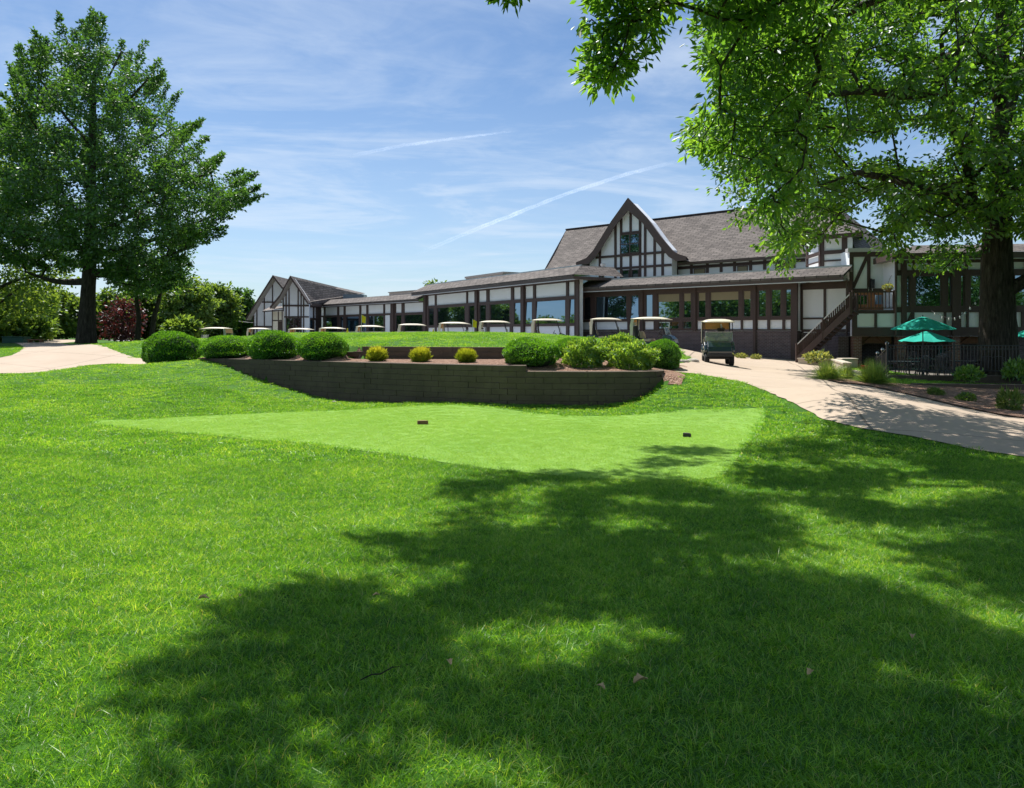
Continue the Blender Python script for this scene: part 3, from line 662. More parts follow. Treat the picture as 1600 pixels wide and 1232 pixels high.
# entrance porch between the two gables
q = MB(); q.add([P3(410, 486, 80), P3(442, 482.5, 77.5), P3(442, 479, 80), P3(422, 479.5, 81.5)], [(0, 1, 2, 3)]); q.prism([P3(410, 486.6, 80), P3(442, 484, 77.5), P3(442, 486, 77.5), P3(410, 488, 80)], (0, .1, 0)); bp_(q, 'porch_roof', 'fascia')
LP = Line(425.5, 80.2, 441.8, 78.8)
W = MB(); LP.box(W, 0, LP.L, -.5, LP.z(433, 487), -.2, 0); bp_(W, 'porch_wall', 'sunlit_cream')
T = MB()
for a_ in (425.9, 435.2, 441.2): LP.box(T, LP.u(a_) - .06, LP.u(a_) + .06, -.5, LP.z(433, 487), .002, .05)
LP.box(T, .06, LP.L - .06, LP.z(433, 502), LP.z(433, 500.5), .002, .045); bp_(T, 'timber_frame', 'timber')
d_ = MB(); LP.box(d_, LP.u(436), LP.u(440.8), -.3, LP.z(438, 502.5), .003, .04); do_ = bp_(d_, 'door', 'timber')
h_ = MB(); p_ = LP.w(LP.u(436.8), .06, 1.0); h_.box(p_.x - .03, p_.x + .03, p_.y - .05, p_.y + .02, .95, 1.1); bp_(h_, 'handle', 'steel', do_)

# the tall upper storey with its steep gable
EV = -5.6
ez = LC.z(1140, 405, EV); rz = LC.z(1065, 338.5, -11.5)
def lu(px, d): return LC.u(px, d)
ue0, ue1 = lu(848.5, EV), lu(1262, EV)
ur0 = lu(884.6, -11.5); ur1 = lu(1296, -11.5); uR = lu(1338, EV)
q = MB(); nseg = 6
def sl(u0, u1, f):      # concave skirt: slightly flared towards the eave
    g = f ** 1.12
    return LC.w(u0[0] + (u0[1] - u0[0]) * f, EV + (-11.5 - EV) * f, ez + (rz - ez) * g), LC.w(u1[0] + (u1[1] - u1[0]) * f, EV + (-11.5 - EV) * f, ez + (rz - ez) * g)
prev = None
for k in range(nseg + 1):
    a, b_ = sl((ue0, ur0), (uR, ur1), k / nseg)
    if prev: q.add([prev[0], prev[1], b_, a], [(0, 1, 2, 3)])
    prev = (a, b_)
a0 = LC.w(ue0, EV, ez); r0 = LC.w(ur0, -11.5, rz); r1 = LC.w(ur1, -11.5, rz); bk0 = LC.w(ue0, -17.5, ez); bk1 = LC.w(uR, -17.5, ez)
q.add([a0, r0, bk0], [(0, 1, 2)]); q.add([r0, r1, bk1, bk0], [(0, 1, 2, 3)]); q.add([LC.w(uR, EV, ez), bk1, r1], [(0, 1, 2)])
main_roof = bp_(q, 'main_roof', 'shingle')
q = MB(); LC.box(q, ue0, ue1 + 2, ez - .15, ez - .02, EV - .05, EV); bp_(q, 'fascia', 'fascia', main_roof)
q = MB(); LC.box(q, ue0 + .1, ue1, ez - .15, ez - .11, EV - .6, EV - .06); bp_(q, 'soffit', 'soffit', main_roof)
q = MB(); q.bar(r0 + Vector((0, 0, .03)), r1 + Vector((0, 0, .03)), .25, .08); bp_(q, 'ridge_cap', 'fascia', main_roof)
# upper wall strip
W = MB(); LC.box(W, ue0 + .5, ue1 + 2, 4.7, ez - .12, EV - .9, EV - .6); bp_(W, 'upper_wall', 'stucco')
T = MB(); DU = EV - .54
uu = lambda px: LC.u(px, DU)
zt = ez - .13
for px in (1037, 1057, 1080, 1105, 1126.5, 1147.5, 1172.5, 1194.5, 1217.5, 1240, 1262): LC.box(T, uu(px) - .1, uu(px) + .1, 4.7, zt, EV - .598, DU)
z2 = LC.z(1106, 417.2, DU)
LC.box(T, uu(1037), uu(1264), z2 - .07, z2 + .07, DU + .002, DU + .03); LC.box(T, uu(1037), uu(1264), zt - .22, zt - .1, DU + .002, DU + .03)
T2 = MB(); LC.box(T2, ue0 + .5, lu(937, DU), zt - .3, zt - .15, DU + .002, DU + .03); bp_(T2, 'timber_band', 'timber')
bp_(T, 'timber_frame', 'timber')
for px0, px1 in ((1082, 1103.5), (1150, 1170), (1219.5, 1238)):
    add_window(LC, uu(px0) + .08, uu(px1) - .08, 5.0, z2 - .08, EV - .59, pane='blind', depth=.05)
# steep gable: verge traced on its own plane, flared feet
GD = -4.4
gv = [(900.4, 411.5), (917, 404.5), (927.5, 392.8), (955.5, 347.3), (981.8, 310.5), (1011.5, 341.5), (1032.5, 370.5), (1051.8, 393.2), (1060.5, 398.4), (1073.6, 402.6)]
G = [LC.pt(a, b_, GD) for a, b_ in gv]
bk = Vector((.30, .954, 0)) * 7.6
def inward(k):
    return Vector((0, 0, 0))
q = MB()
for k in range(len(G) - 1):
    q.add([G[k], G[k + 1], G[k + 1] + bk, G[k] + bk], [(0, 1, 2, 3)])
    dn = Vector((0, 0, -.2)); q.add([G[k] + dn, G[k + 1] + dn, G[k + 1] + bk + dn, G[k] + bk + dn], [(3, 2, 1, 0)])
gr = bp_(q, 'gable_roof', 'shingle')
q = MB(); fw = Vector((LC.n.x, LC.n.y, 0)) * .07
cen = LC.pt(984, 420, GD)
inn = []
for k, p in enumerate(G):
    a = G[max(k - 1, 0)]; b_ = G[min(k + 1, len(G) - 1)]
    t_ = (b_ - a).normalized(); nrm = t_.cross(Vector((LC.n.x, LC.n.y, 0))).normalized()
    if nrm.z > 0: nrm = -nrm
    wdt = .46 if 0 < k < len(G) - 1 else .2
    if k == 4: inn.append(p + Vector((0, 0, -.86)))
    else: inn.append(p + nrm * wdt)
for k in range(len(G) - 1):
    a, b_, c_, d_ = G[k] + Vector((0, 0, .05)), G[k + 1] + Vector((0, 0, .05)), inn[k + 1], inn[k]
    q.add([a + fw, b_ + fw, c_ + fw, d_ + fw, a, b_, c_, d_], [(0, 1, 2, 3), (7, 6, 5, 4), (0, 4, 5, 1), (3, 2, 6, 7), (0, 3, 7, 4), (1, 5, 6, 2)])
bp_(q, 'bargeboard', 'fascia', gr)
q = MB()
for k in range(len(G) - 1):
    dn = Vector((0, 0, -.21)); e = Vector((-LC.n.x, -LC.n.y, 0)) * .55; q.add([G[k] + dn, G[k + 1] + dn, G[k + 1] + dn + e, G[k] + dn + e], [(0, 1, 2, 3)])
bp_(q, 'soffit', 'soffit', gr)
WD = GD - .5
def gz_(u):
    us = [(p.xy - LC.A).dot(LC.d) for p in G]
    return float(np.interp(u, us, [p.z for p in G])) - .24
ua_, ub_ = lu(921.5, WD), lu(1050, WD)
us = [(p.xy - LC.A).dot(LC.d) for p in G]
xs = sorted([ua_, ub_] + [u for u in us if ua_ < u < ub_])
W = MB(); W.prism([LC.w(ua_, WD, 4.9)] + [LC.w(u, WD, gz_(u)) for u in xs] + [LC.w(ub_, WD, 4.9)], Vector((-LC.n.x, -LC.n.y, 0)) * .7); bp_(W, 'gable_wall', 'stucco')
T = MB(); TD = WD + .06
for px in (937, 961.3, 970.2, 985, 999.8, 1007.7, 1022.5, 1035):
    u = lu(px, TD); hw = .095; tp = min(gz_(u - hw), gz_(u + hw))
    lo_ = 4.9
    T.prism([LC.w(u - hw, TD, lo_), LC.w(u + hw, TD, lo_), LC.w(u + hw, TD, gz_(u + hw)), LC.w(u - hw, TD, gz_(u - hw))], Vector((-LC.n.x, -LC.n.y, 0)) * .058)
for py_, px_ in ((398.6, 985), (418.6, 985), (364, 985)):
    z_ = LC.z(px_, py_, TD); a, b_ = (ua_, ub_) if py_ > 390 else (lu(970, TD), lu(1000, TD))
    while gz_(a) < z_ + .1: a += .05
    while gz_(b_) < z_ + .1: b_ -= .05
    LC.box(T, a, b_, z_ - .085, z_ + .085, TD + .002, TD + .02)
bp_(T, 'timber_frame', 'timber')
add_window(LC, lu(970, TD) , lu(1000, TD), LC.z(985, 396.5, TD), LC.z(985, 366, TD), TD + .022, mull=1, bars=1, depth=.06, back=.02)
add_window(LC, lu(972, TD), lu(983.5, TD), 5.0, LC.z(977, 422.5, TD), TD - .05, depth=.1); add_window(LC, lu(987, TD), lu(998.5, TD), 5.0, LC.z(993, 421.5, TD), TD - .05, depth=.1)
q = MB(); a = LC.pt(942.2, 432, -1.2); q.lathe([(.11, -.2), (.11, LC.z(942, 415.5, -1.2) - a.z), (.17, LC.z(942, 415.4, -1.2) - a.z), (.17, LC.z(942, 412.5, -1.2) - a.z)], 10, c=a); bp_(q, 'vent_pipe', 'flash')
# turret bay at the right end of the upper storey
LT = Line(1284, 41.2, 1325, 40.2); LT2 = Line(1261, 43.8, 1284, 41.2)
zT = LT.z(1300, 366)
for L_, cells in ((LT, (1286.5, 1318)), (LT2, (1263, 1281.5))):
    W = MB(); L_.box(W, 0, L_.L, 4.9, zT, -.3, 0); bp_(W, 'turret_wall', 'stucco')
    T = MB()
    for c in (1284, 1320) if L_ is LT else (1262, 1282): L_.box(T, max(0, L_.u(c) - .14), min(L_.L, L_.u(c) + .14), 4.9, zT, .002, .07)
    for pa, pb in ((391.5, 397.5), (406.5, 409)):
        L_.box(T, .02, L_.L - .02, LT.z(1300, pb), LT.z(1300, pa), .072, .09)
    bp_(T, 'timber_frame', 'timber')
W = MB(); p0 = LT.w(LT.L, 0, 0); W.box(p0.x - .01, p0.x + .25, p0.y, p0.y + 6, 4.9, zT); bp_(W, 'turret_wall', 'stucco')
q = MB(); ap = P3(1293, 336, 45.0); c1_, c2_, c3_, c4_ = P3(1256, 374, 44), P3(1284, 368, 40.4), P3(1348, 362, 39.8), P3(1348, 366, 48); c5_ = P3(1250, 378, 48)
q.add([ap, c1_, c2_, c3_, c4_, c5_], [(0, 1, 2), (0, 2, 3), (0, 3, 4), (0, 4, 5), (0, 5, 1)]); tr_ = bp_(q, 'turret_roof', 'shingle')
q = MB(); d3 = Vector((0, 0, -.13))
for a, b_ in ((c1_, c2_), (c2_, c3_), (c3_, c4_)): q.bar(a + d3, b_ + d3, .06, .24)
bp_(q, 'fascia', 'fascia', tr_)
q = MB(); q.add([c1_ - Vector((0, 0, .2)), c2_ - Vector((0, 0, .2)), c3_ - Vector((0, 0, .2)), c4_ - Vector((0, 0, .2)), c5_ - Vector((0, 0, .2))], [(0, 1, 2, 3, 4)]); bp_(q, 'soffit', 'soffit', tr_)

# right-hand wing: landing with doors, then windows, over a brick ground floor
LE = Line(1331, 37.2, 1660, 35.9)
LD = Line(1327, 38.9, 1390, 38.6)
W = MB(); LD.box(W, 0, LD.L, 1.6, LD.z(1360, 391), -.3, 0); LD.box(W, 0, .3, 1.6, LD.z(1360, 391), -4, -.302); bp_(W, 'wall', 'stucco')
T = MB()
zd = LD.z(1360, 391); zq = LD.z(1360, 453.5)
LD.box(T, 0, LD.L, zd - .35, zd - .1, .002, .06)
for c, wd in ((1329.8, .22), (1357.2, .16), (1386, .3)): LD.box(T, max(0, LD.u(c) - wd / 2), min(LD.L, LD.u(c) + wd / 2), (1.7 if c != 1357.2 else zq), zd - .35, .002, .056)
LD.box(T, .2, LD.L - .2, zq - .08, zq + .08, .002, .052)
a, b_ = LD.w(LD.u(1332.5), .03, LD.z(1332, 450)), LD.w(LD.u(1355.5), .03, LD.z(1355, 399)); T.bar(a, b_, .16, .05, up=(LD.n.x, LD.n.y, 0))
bp_(T, 'timber_frame', 'timber')
q = MB(); LD.box(q, -.1, LD.L + .1, zd - .1, zd + .1, -.35, .12); bp_(q, 'coping', 'flash')
for c0, c1__, g0, g1 in ((1335.5, 1359, 1340.6, 1353.8), (1359.6, 1384, 1366, 1379)):
    d_ = MB(); LD.box(d_, LD.u(c0), LD.u(c1__), 2.8, zq - .09, .004, .05); do_ = bp_(d_, 'door', 'door')
    g_ = MB(); LD.box(g_, LD.u(g0), LD.u(g1), LD.z(1347, 476), LD.z(1347, 461.5), .052, .06); bp_(g_, 'door_glass', 'glass', do_)
    g_ = MB(); uu_ = LD.u(c1__ if c0 < 1350 else c0) ; s_ = -1 if c0 < 1350 else 1; LD.box(g_, uu_ + s_ * .08 - .02, uu_ + s_ * .08 + .02, 3.7, 3.95, .052, .1); bp_(g_, 'handle', 'steel', do_)
q = MB(); a = LD.w(LD.u(1361.5), .1, LD.z(1361, 443)); q.box(a.x - .1, a.x + .1, a.y - .1, a.y + .1, a.z - .25, a.z + .2); q.bar(a + Vector((0, 0, .2)), a + Vector((0, .3, .3)), .04); bp_(q, 'wall_lamp', 'iron')
zF = LE.z(1366, 485)        # landing floor
q = MB(); LE.box(q, 0, LE.u(1400), zF - .16, zF, -2.1, -.002); bp_(q, 'landing', 'timber')
E_px = (1401.5, 1660)
rE = [(Kc(4.82), Kc(5.18), [(1403, 1408, P), (1415, 1427, P), (1430, 1474, P), (1479, 1491, P), (1497.6, 1509.5, P), (1513, 1540, P), (1545, 1560, P), (1566, 1578, P), (1582, 1602, P), (1606, 1650, P)]),
      (Kc(2.92), Kc(4.55), [(1401.9, 1409.6, P), (1414.5, 1422, W_), (1430, 1472, W_), (1480.5, 1488.5, W_), (1500, 1507.6, W_), (1516, 1540, W_), (1548, 1558, W_), (1567, 1577, W_), (1585, 1604, W_), (1612, 1650, W_)]),
      (Kc(1.88), Kc(2.64), [(1401.5, 1410, P), (1413, 1425.5, P), (1429, 1475.5, P), (1479, 1491, P), (1498.5, 1511, P), (1514, 1531, P), (1535, 1560, P), (1566, 1580, P), (1585, 1597, P), (1602, 1650, P)]),
      (Kc(1.42), Kc(1.44), [])]
facade(LE, Kc(5.36), rE, Kc(1.42), LE.u(1399.5), LE.L, posts=[(1494, .4, 1.45, 5.3), (1412, .25, 1.45, 5.3)])
T = MB(); a, b_ = LE.w(LE.u(1415), .05, 1.9), LE.w(LE.u(1425.5), .05, 2.62); T.bar(a, b_, .14, .05, up=(LE.n.x, LE.n.y, 0)); bp_(T, 'brace', 'timber')
# parapet of the landing
W = MB(); LE.box(W, 0, LE.u(1399.4), 1.42, zF - .17, -.25, 0); bp_(W, 'landing_wall', 'stucco')
T = MB(); u1_ = LE.u(1399.4)
LE.box(T, 0, u1_, 2.60, zF - .0, .002, .1); LE.box(T, 0, u1_, 1.42, 1.86, .002, .1)
for c in ((0, LE.u(1338.5)), (LE.u(1366), LE.u(1369.5)), (LE.u(1398), u1_)): LE.box(T, c[0], c[1], 1.86, 2.60, .002, .096)
bp_(T, 'timber_frame', 'timber')
rl = empty('railing'); rl.parent = club; rl.matrix_parent_inverse = mw(club).inverted()
q = MB(); LE.box(q, 0, u1_, zF + .88, zF + .96, -.06, .06); LE.box(q, 0, u1_, zF + .08, zF + .13, -.03, .03); bp_(q, 'rail', 'timber', rl)
q = MB(); k = 0.06
while k < u1_: LE.box(q, k, k + .035, zF + .13, zF + .88, -.02, .02); k += .17
for k in (0, u1_ - .1): LE.box(q, k, k + .1, zF, zF + 1.0, -.065, .065)
bp_(q, 'balusters', 'timber', rl)
# wing roof with its left overhang
q = MB(); zE0, zE1 = Kc(5.62), LE.z(1480, 383, -1.6)
ov = .9; uL = LE.u(1384, 0)
a0, a1 = LE.w(uL, ov, zE0), LE.w(LE.L, ov, zE0); b0, b1 = LE.w(uL + 2.0, -1.6, zE1), LE.w(LE.L, -1.6, zE1); c0_ = LE.w(uL, -6, zE0); c1_ = LE.w(uL + 2.0, -6, zE1)
q.add([a0, a1, b1, b0], [(0, 1, 2, 3)]); q.add([a0, b0, c1_, c0_], [(0, 1, 2, 3)]); q.add([b0, b1, LE.w(LE.L, -8, zE1), c1_], [(0, 1, 2, 3)])
wr = bp_(q, 'roof', 'shingle')
q = MB(); LE.box(q, uL - .02, LE.L, zE0 - .3, zE0 - .005, ov - .04, ov + .02); LE.box(q, uL - .02, uL + .04, zE0 - .3, zE0 - .005, -6, ov - .042); bp_(q, 'fascia', 'fascia', wr)
q = MB(); LE.box(q, uL + .05, LE.L, zE0 - .27, zE0 - .24, -2.2, ov - .05); bp_(q, 'soffit', 'soffit', wr)
q = MB(); LE.box(q, uL + .05, LE.L, zE0 - .33, zE0 - .305, ov - .06, ov + .03); bp_(q, 'gutter', 'flash', wr)
W = MB(); LE.box(W, LE.u(1399.5), LE.u(1399.5) + .3, 1.5, 5.3, -5, -.302); bp_(W, 'return_wall', 'stucco')
# ground floor: columns, dark back wall, ceiling, tan lintel
for a, b_ in ((1334, 1347), (1403, 1416.5), (1489, 1501), (1578, 1590)):
    q = MB(); LE.box(q, LE.u(a), LE.u(b_), -.4, 1.415, -.5, -.05); bp_(q, 'brick_column', 'brick_red')
W = MB(); LE.box(W, 0, LE.L, -.4, 1.4, -3.4, -3.1); LE.box(W, -.5, 0, -.4, 1.4, -3.4, -.5); bp_(W, 'ground_floor_wall', 'brick_dark')
q = MB(); LE.box(q, 0, LE.L, 1.405, 1.418, -3.1, -.06); bp_(q, 'ceiling', 'soffit')
for a, b_ in ((1347.5, 1402), (1417, 1488), (1502, 1577)):
    q = MB(); LE.box(q, LE.u(a), LE.u(b_), 1.05, 1.40, -1.0, -.8)
    for s_, e in ((LE.u(a) + .02, 1), (LE.u(b_) - .02, -1)): q.bar(LE.w(s_, -.75, .85), LE.w(s_ + e * .7, -.75, 1.38), .1, .08)
    bp_(q, 'lintel', 'wood')
q = MB(); LE.box(q, LE.u(1505), LE.u(1512), -.1, 1.3, -2.9, -2.8); bp_(q, 'green_door', 'teal_chair')
# downpipes
q = MB()
for L_, px, z0, z1, d in ((LE, 1397.5, 1.5, 5.3, .18), (LC, 1326, .1, 4.4, .3)):
    a = L_.w(L_.u(px), d, z0); q.tube([a, a + Vector((0, 0, z1 - z0))], .05, 8)
bp_(q, 'downpipe', 'fascia')

# ------------------------------------------------------------ outside stairs
st_ = empty('staircase', (0, 0, 0), label='dark brown wooden outside staircase rising right to the landing doors', cat='staircase')
S0 = Vector((at(1251, 37.9), 37.9, .12)); S1 = Vector((at(1334, 36.3), 36.3, zF - .1)); sv = S1 - S0; n_ = 15
side = Vector((sv.y, -sv.x, 0)).normalized(); side = side if side.y < 0 else -side
q = MB()
for k in range(n_):
    a = S0 + sv * (k / n_); b_ = S0 + sv * ((k + 1) / n_)
    q.prism([a + side * .55 + Vector((0, 0, sv.z / n_)), b_ + side * .55 + Vector((0, 0, sv.z / n_)), Vector((b_.x, b_.y, a.z + sv.z / n_)) - side * .55, Vector((a.x, a.y, a.z + sv.z / n_)) - side * .55], (0, 0, -.05))
q.build('treads', 'timber', st_)
for s_ in (.6, -.6):
    q = MB(); up = Vector((0, 0, 1)); a = S0 + side * s_; b_ = S1 + side * s_
    q.prism([a + up * .28, b_ + up * .28, b_ - up * .12, a - up * .12], side * .05); q.build('stringer', 'timber', st_)
    q = MB(); q.bar(a + up * .86, b_ + up * .86, .07, .05); q.build('handrail', 'flash' if s_ > 0 else 'timber', st_)
    q = MB()
    for k in range(1, 26): c = a + (b_ - a) * (k / 26); q.bar(c + up * .2, c + up * .84, .06, .04)
    for c in (a, a + (b_ - a) * .5, b_): q.bar(c - up * .15, c + up * .93, .11, .11)
    q.build('balusters', 'timber', st_)
# low concrete planter by the stairs
pl = empty('planter', (0, 0, 0), label='low tan concrete planter wall at the foot of the staircase', cat='planter')
q = MB(); La = Line(1247, 36.0, 1299, 34.8); La.box(q, 0, La.L, -.05, .30, -.2, 0); La.box(q, -.04, La.L + .02, .302, .36, -.24, .04); q.build('front_wall', 'cap', pl)
Lb = Line(1299, 34.8, 1318, 30.5); q = MB(); Lb.box(q, .05, Lb.L, -.1, .30, -.25, 0); Lb.box(q, .05, Lb.L + .05, .302, .36, -.32, .04); q.build('side_wall', 'cap', pl)
q = MB(); q.prism([La.w(0, -.21, .22), La.w(La.L - .1, -.21, .22), La.w(La.L - .1, -1.3, .22), La.w(0, -1.3, .22)], (0, 0, -.3)); q.build('soil', 'mulch', pl)
q = MB(); o_ = Vector((at(1324, 34), 34, 0)); q.box(o_.x - .35, o_.x + .35, 33.7, 34.3, 0, zat(562, 34)); q.box(o_.x - .37, o_.x + .37, 33.68, 34.32, zat(562, 34) + .002, zat(562, 34) + .06)
tag(q.build('utility_box', 'cap', bevel=.02), label='tan utility box between the planter wall and the brick column', cat='utility box')

# ------------------------------------------------------------ retaining walls of stacked blocks
def blockwall(name, pts, zt_fn, courses, ch, thick, label, bl=.6, skip=None):
    root = empty(name, (0, 0, 0), label=label, cat='retaining wall')
    q = MB(); pts = [Vector(p) for p in pts]
    L_ = [0]
    for a, b_ in zip(pts, pts[1:]): L_.append(L_[-1] + (b_ - a).length)
    def pos(s):
        for k in range(len(pts) - 1):
            if s <= L_[k + 1] + 1e-6 or k == len(pts) - 2:
                d = (pts[k + 1] - pts[k]).normalized(); return pts[k] + d * (s - L_[k]), d
    for c in range(courses):
        s = (c % 2) * bl * .5
        while s < L_[-1] - .1:
            e = min(s + bl - .002, L_[-1]); p0, d = pos(s + .001); p1, _ = pos(e); d = (p1 - p0).normalized(); n_ = Vector((d.y, -d.x)); n_ = n_ if n_.y < 0 else -n_
            zt = zt_fn((p0.x + p1.x) / 2); z1 = zt - c * ch; z0 = z1 - ch + .003
            if h1(*(p0 - n_ * -.1)) < z1 + .05 and not (skip and skip(p0.x, c)):
                j = rng.uniform(-.012, .008); sb = c * .012
                ch_ = .005
                f0 = [p0 + n_ * (sb + j - ch_), p1 + n_ * (sb + j - ch_)]; f1 = [p0 + d * ch_ + n_ * (sb + j), p1 - d * ch_ + n_ * (sb + j)]; bk_ = [p0 - n_ * thick, p1 - n_ * thick]
                V = [(f0[0].x, f0[0].y, z0), (f0[1].x, f0[1].y, z0), (f0[1].x, f0[1].y, z1), (f0[0].x, f0[0].y, z1),
                     (f1[0].x, f1[0].y, z0 + ch_), (f1[1].x, f1[1].y, z0 + ch_), (f1[1].x, f1[1].y, z1 - ch_), (f1[0].x, f1[0].y, z1 - ch_),
                     (bk_[0].x, bk_[0].y, z0), (bk_[1].x, bk_[1].y, z0), (bk_[1].x, bk_[1].y, z1), (bk_[0].x, bk_[0].y, z1)]
                q.add(V, [(4, 5, 6, 7), (0, 1, 5, 4), (1, 2, 6, 5), (2, 3, 7, 6), (3, 0, 4, 7), (3, 2, 10, 11), (0, 3, 11, 8), (1, 9, 10, 2), (8, 11, 10, 9)], 0)
            s += bl
    q.build('block_courses', 'blockA', root)
    return root
blockwall('retaining_wall', [(-10.6, 24.95), (-9.2, 24.15), (-7.4, 23.1), (-4.86, 21.6), (-2.5, 20.35), (-.17, 19.25), (2, 19.05), (3.55, 19.2), (4.0, 19.5), (4.15, 20.2)],
          lambda x: .74, 9, .152, .42, 'long charcoal block retaining wall below the round bushes', bl=.46, skip=lambda x, c: c == 0 and x > .05)
blockwall('retaining_wall', [(-5.35, 23.62), (-.28, 22.45)], lambda x: (1.155 if x > -4.95 else .985) , 3, .155, .3, 'short dark block wall behind the three golden shrubs')
blockwall('retaining_wall', [(12.4, 24.6), (17, 24.1), (27, 24.0)], lambda x: .18, 3, .15, .3, 'low grey block wall under the black patio fence')
blockwall('retaining_wall', [(11.8, 21.7), (14.5, 21.2), (20, 20.8), (26, 20.8)], lambda x: .10, 3, .16, .3, 'lower brown block wall at the back of the mulched bed', bl=1.2)
# ------------------------------------------------------------ foliage
def unit(a): return a / np.maximum(np.linalg.norm(a, axis=-1, keepdims=True), 1e-9)
def leaf_arrays(Pp, D, N, L, Wd, fold=.12):
    n = len(Pp); D = unit(D); S = unit(np.cross(D, N)); N2 = unit(np.cross(S, D)); L = L[:, None]; Wd = Wd[:, None]
    base = Pp; mid = Pp + D * L * .5 - N2 * L * fold; tip = Pp + D * L - N2 * L * fold * .6; lf = Pp + D * L * .48 + S * Wd / 2; rt = Pp + D * L * .48 - S * Wd / 2
    V = np.stack([base, mid, tip, lf, rt], 1).reshape(-1, 3); o = (np.arange(n) * 5)[:, None]
    Fq = np.concatenate([o + np.array([[0, 1, 2, 3]]), o + np.array([[0, 4, 2, 1]])]); return V, Fq
def grow(limbs, clusters, seg=.9, wander=.12, outward=.35, tip=.012):
    """limbs: list of (points, r0, r1); every cluster is tied to the nearest wood by a twig"""
    pos, par, rad = [], [], []
    for pts, r0, r1 in limbs:
        pts = [np.array(p, float) for p in pts]; k = 0; tot = sum(np.linalg.norm(b - a) for a, b in zip(pts, pts[1:])); run = 0
        last = -1
        if pos:
            d = np.linalg.norm(np.array(pos) - pts[0], axis=1); last = int(np.argmin(d))
        for a, b in zip(pts, pts[1:]):
            n = max(1, int(np.linalg.norm(b - a) / seg))
            for i in range(n):
                f = i / n; q = a + (b - a) * f; pos.append(q); par.append(last); rad.append(r0 + (r1 - r0) * (run + np.linalg.norm(q - a)) / tot); last = len(pos) - 1
            run += np.linalg.norm(b - a)
        pos.append(pts[-1]); par.append(last); rad.append(r1)
    nl = len(pos)
    A = np.array(pos); dmin = np.array([np.min(np.linalg.norm(A - c, axis=1)) for c in clusters]); order = np.argsort(dmin)
    cap = nl + len(clusters) * 12; PA = np.zeros((cap, 3)); PA[:nl] = A; cnt = nl
    cen = A[0]; cd = []
    RD = np.zeros(cap); RD[:nl] = np.linalg.norm(A - cen, axis=1)
    ends = np.zeros(len(clusters), int); starts = np.zeros((len(clusters), 3))
    for ci in order:
        c = clusters[ci]; d = np.linalg.norm(PA[:cnt] - c, axis=1); rc = np.linalg.norm(c - cen)
        cost = d + outward * np.maximum(0, RD[:cnt] - rc + d * .3); j = int(np.argmin(cost)); L_ = d[j]
        n = min(11, max(1, int(L_ / seg))); a = PA[j].copy(); last = j
        for i in range(1, n + 1):
            f = i / n; q = a + (c - a) * f
            if i < n: q = q + rng.normal(0, wander * min(1, L_ * .4), 3) + np.array([0, 0, L_ * .10 * math.sin(math.pi * f)])
            if cnt >= cap - 1: break
            PA[cnt] = q; RD[cnt] = np.linalg.norm(q - cen); par.append(last); rad.append(0); last = cnt; cnt += 1
        ends[ci] = last; starts[ci] = PA[par[last]]
    PA = PA[:cnt]; par = np.array(par); rr = np.zeros(cnt)
    hasch = np.zeros(cnt, bool); hasch[par[par >= 0]] = True
    rr[~hasch] = tip ** 2.2
    for i in range(cnt - 1, -1, -1):
        if par[i] >= 0: rr[par[i]] += rr[i]
    R_ = rr ** (1 / 2.2); R_[:nl] = np.array(rad[:nl])
    return PA, par, R_, nl, ends, starts
def wood_mesh(name, PA, par, R_, first, parent, n=5):
    idx = np.arange(first, len(PA)); idx = idx[par[idx] >= 0]
    a = PA[par[idx]]; b = PA[idx]; d = unit(b - a); rb = R_[idx]; ra = np.minimum(R_[par[idx]], rb * 1.35)
    b = b + d * rb[:, None] * .4
    ref = np.where(np.abs(d[:, 2:3]) < .9, np.array([[0, 0, 1.]]), np.array([[1., 0, 0]])); x = unit(np.cross(d, ref)); y = np.cross(d, x)
    an = np.arange(n) * 2 * np.pi / n; ring = x[:, None] * np.cos(an)[None, :, None] + y[:, None] * np.sin(an)[None, :, None]
    V = np.stack([a[:, None] + ring * ra[:, None, None], b[:, None] + ring * rb[:, None, None]], 1).reshape(-1, 3)
    o = (np.arange(len(idx)) * 2 * n)[:, None, None]; k = np.arange(n); q = np.stack([k, (k + 1) % n, (k + 1) % n + n, k + n], 1)[None]
    return np_mesh(name, V, (o + q).reshape(-1, 4), 'bark', parent, smooth=True)
def crown(name, clusters, starts, m_, parent, per, L, W, sig, droop=.4, twig=.6, up=.6, sigs=None, zf=.75):
    n = len(clusters) * per; ci = np.repeat(np.arange(len(clusters)), per)
    t_ = 1.12 - twig * rng.random(n) ** 1.2; c = clusters[ci]; s_ = starts[ci]
    v = c - s_; ln = np.linalg.norm(v, axis=1, keepdims=True); v = v / np.maximum(ln, 1e-6); base = c - v * (1 - t_[:, None]) * np.minimum(ln, 1.6)
    sg = (sig if sigs is None else sigs[ci]) * (.45 + .55 * rng.random(n))
    off = np.clip(rng.normal(0, 1, (n, 3)), -1.7, 1.7) * sg[:, None] * np.array([1, 1, zf]); Pp = base + off
    D = unit(off) * .8 + v * .5 + rng.normal(0, .45, (n, 3)) + np.array([0, 0, -droop])
    N = rng.normal(0, .55, (n, 3)) + np.array([0, 0, up])
    Ls = L * rng.uniform(.65, 1.25, n); Ws = W * rng.uniform(.75, 1.2, n)
    V, Fq = leaf_arrays(Pp, D, N, Ls, Ws)
    cr = np.repeat(rng.random(len(clusters)), per); r = np.clip(.55 * rng.random(n) + .45 * cr, 0, 1)
    return np_mesh(name, V, Fq, m_, parent, rnd=np.repeat(r, 5))
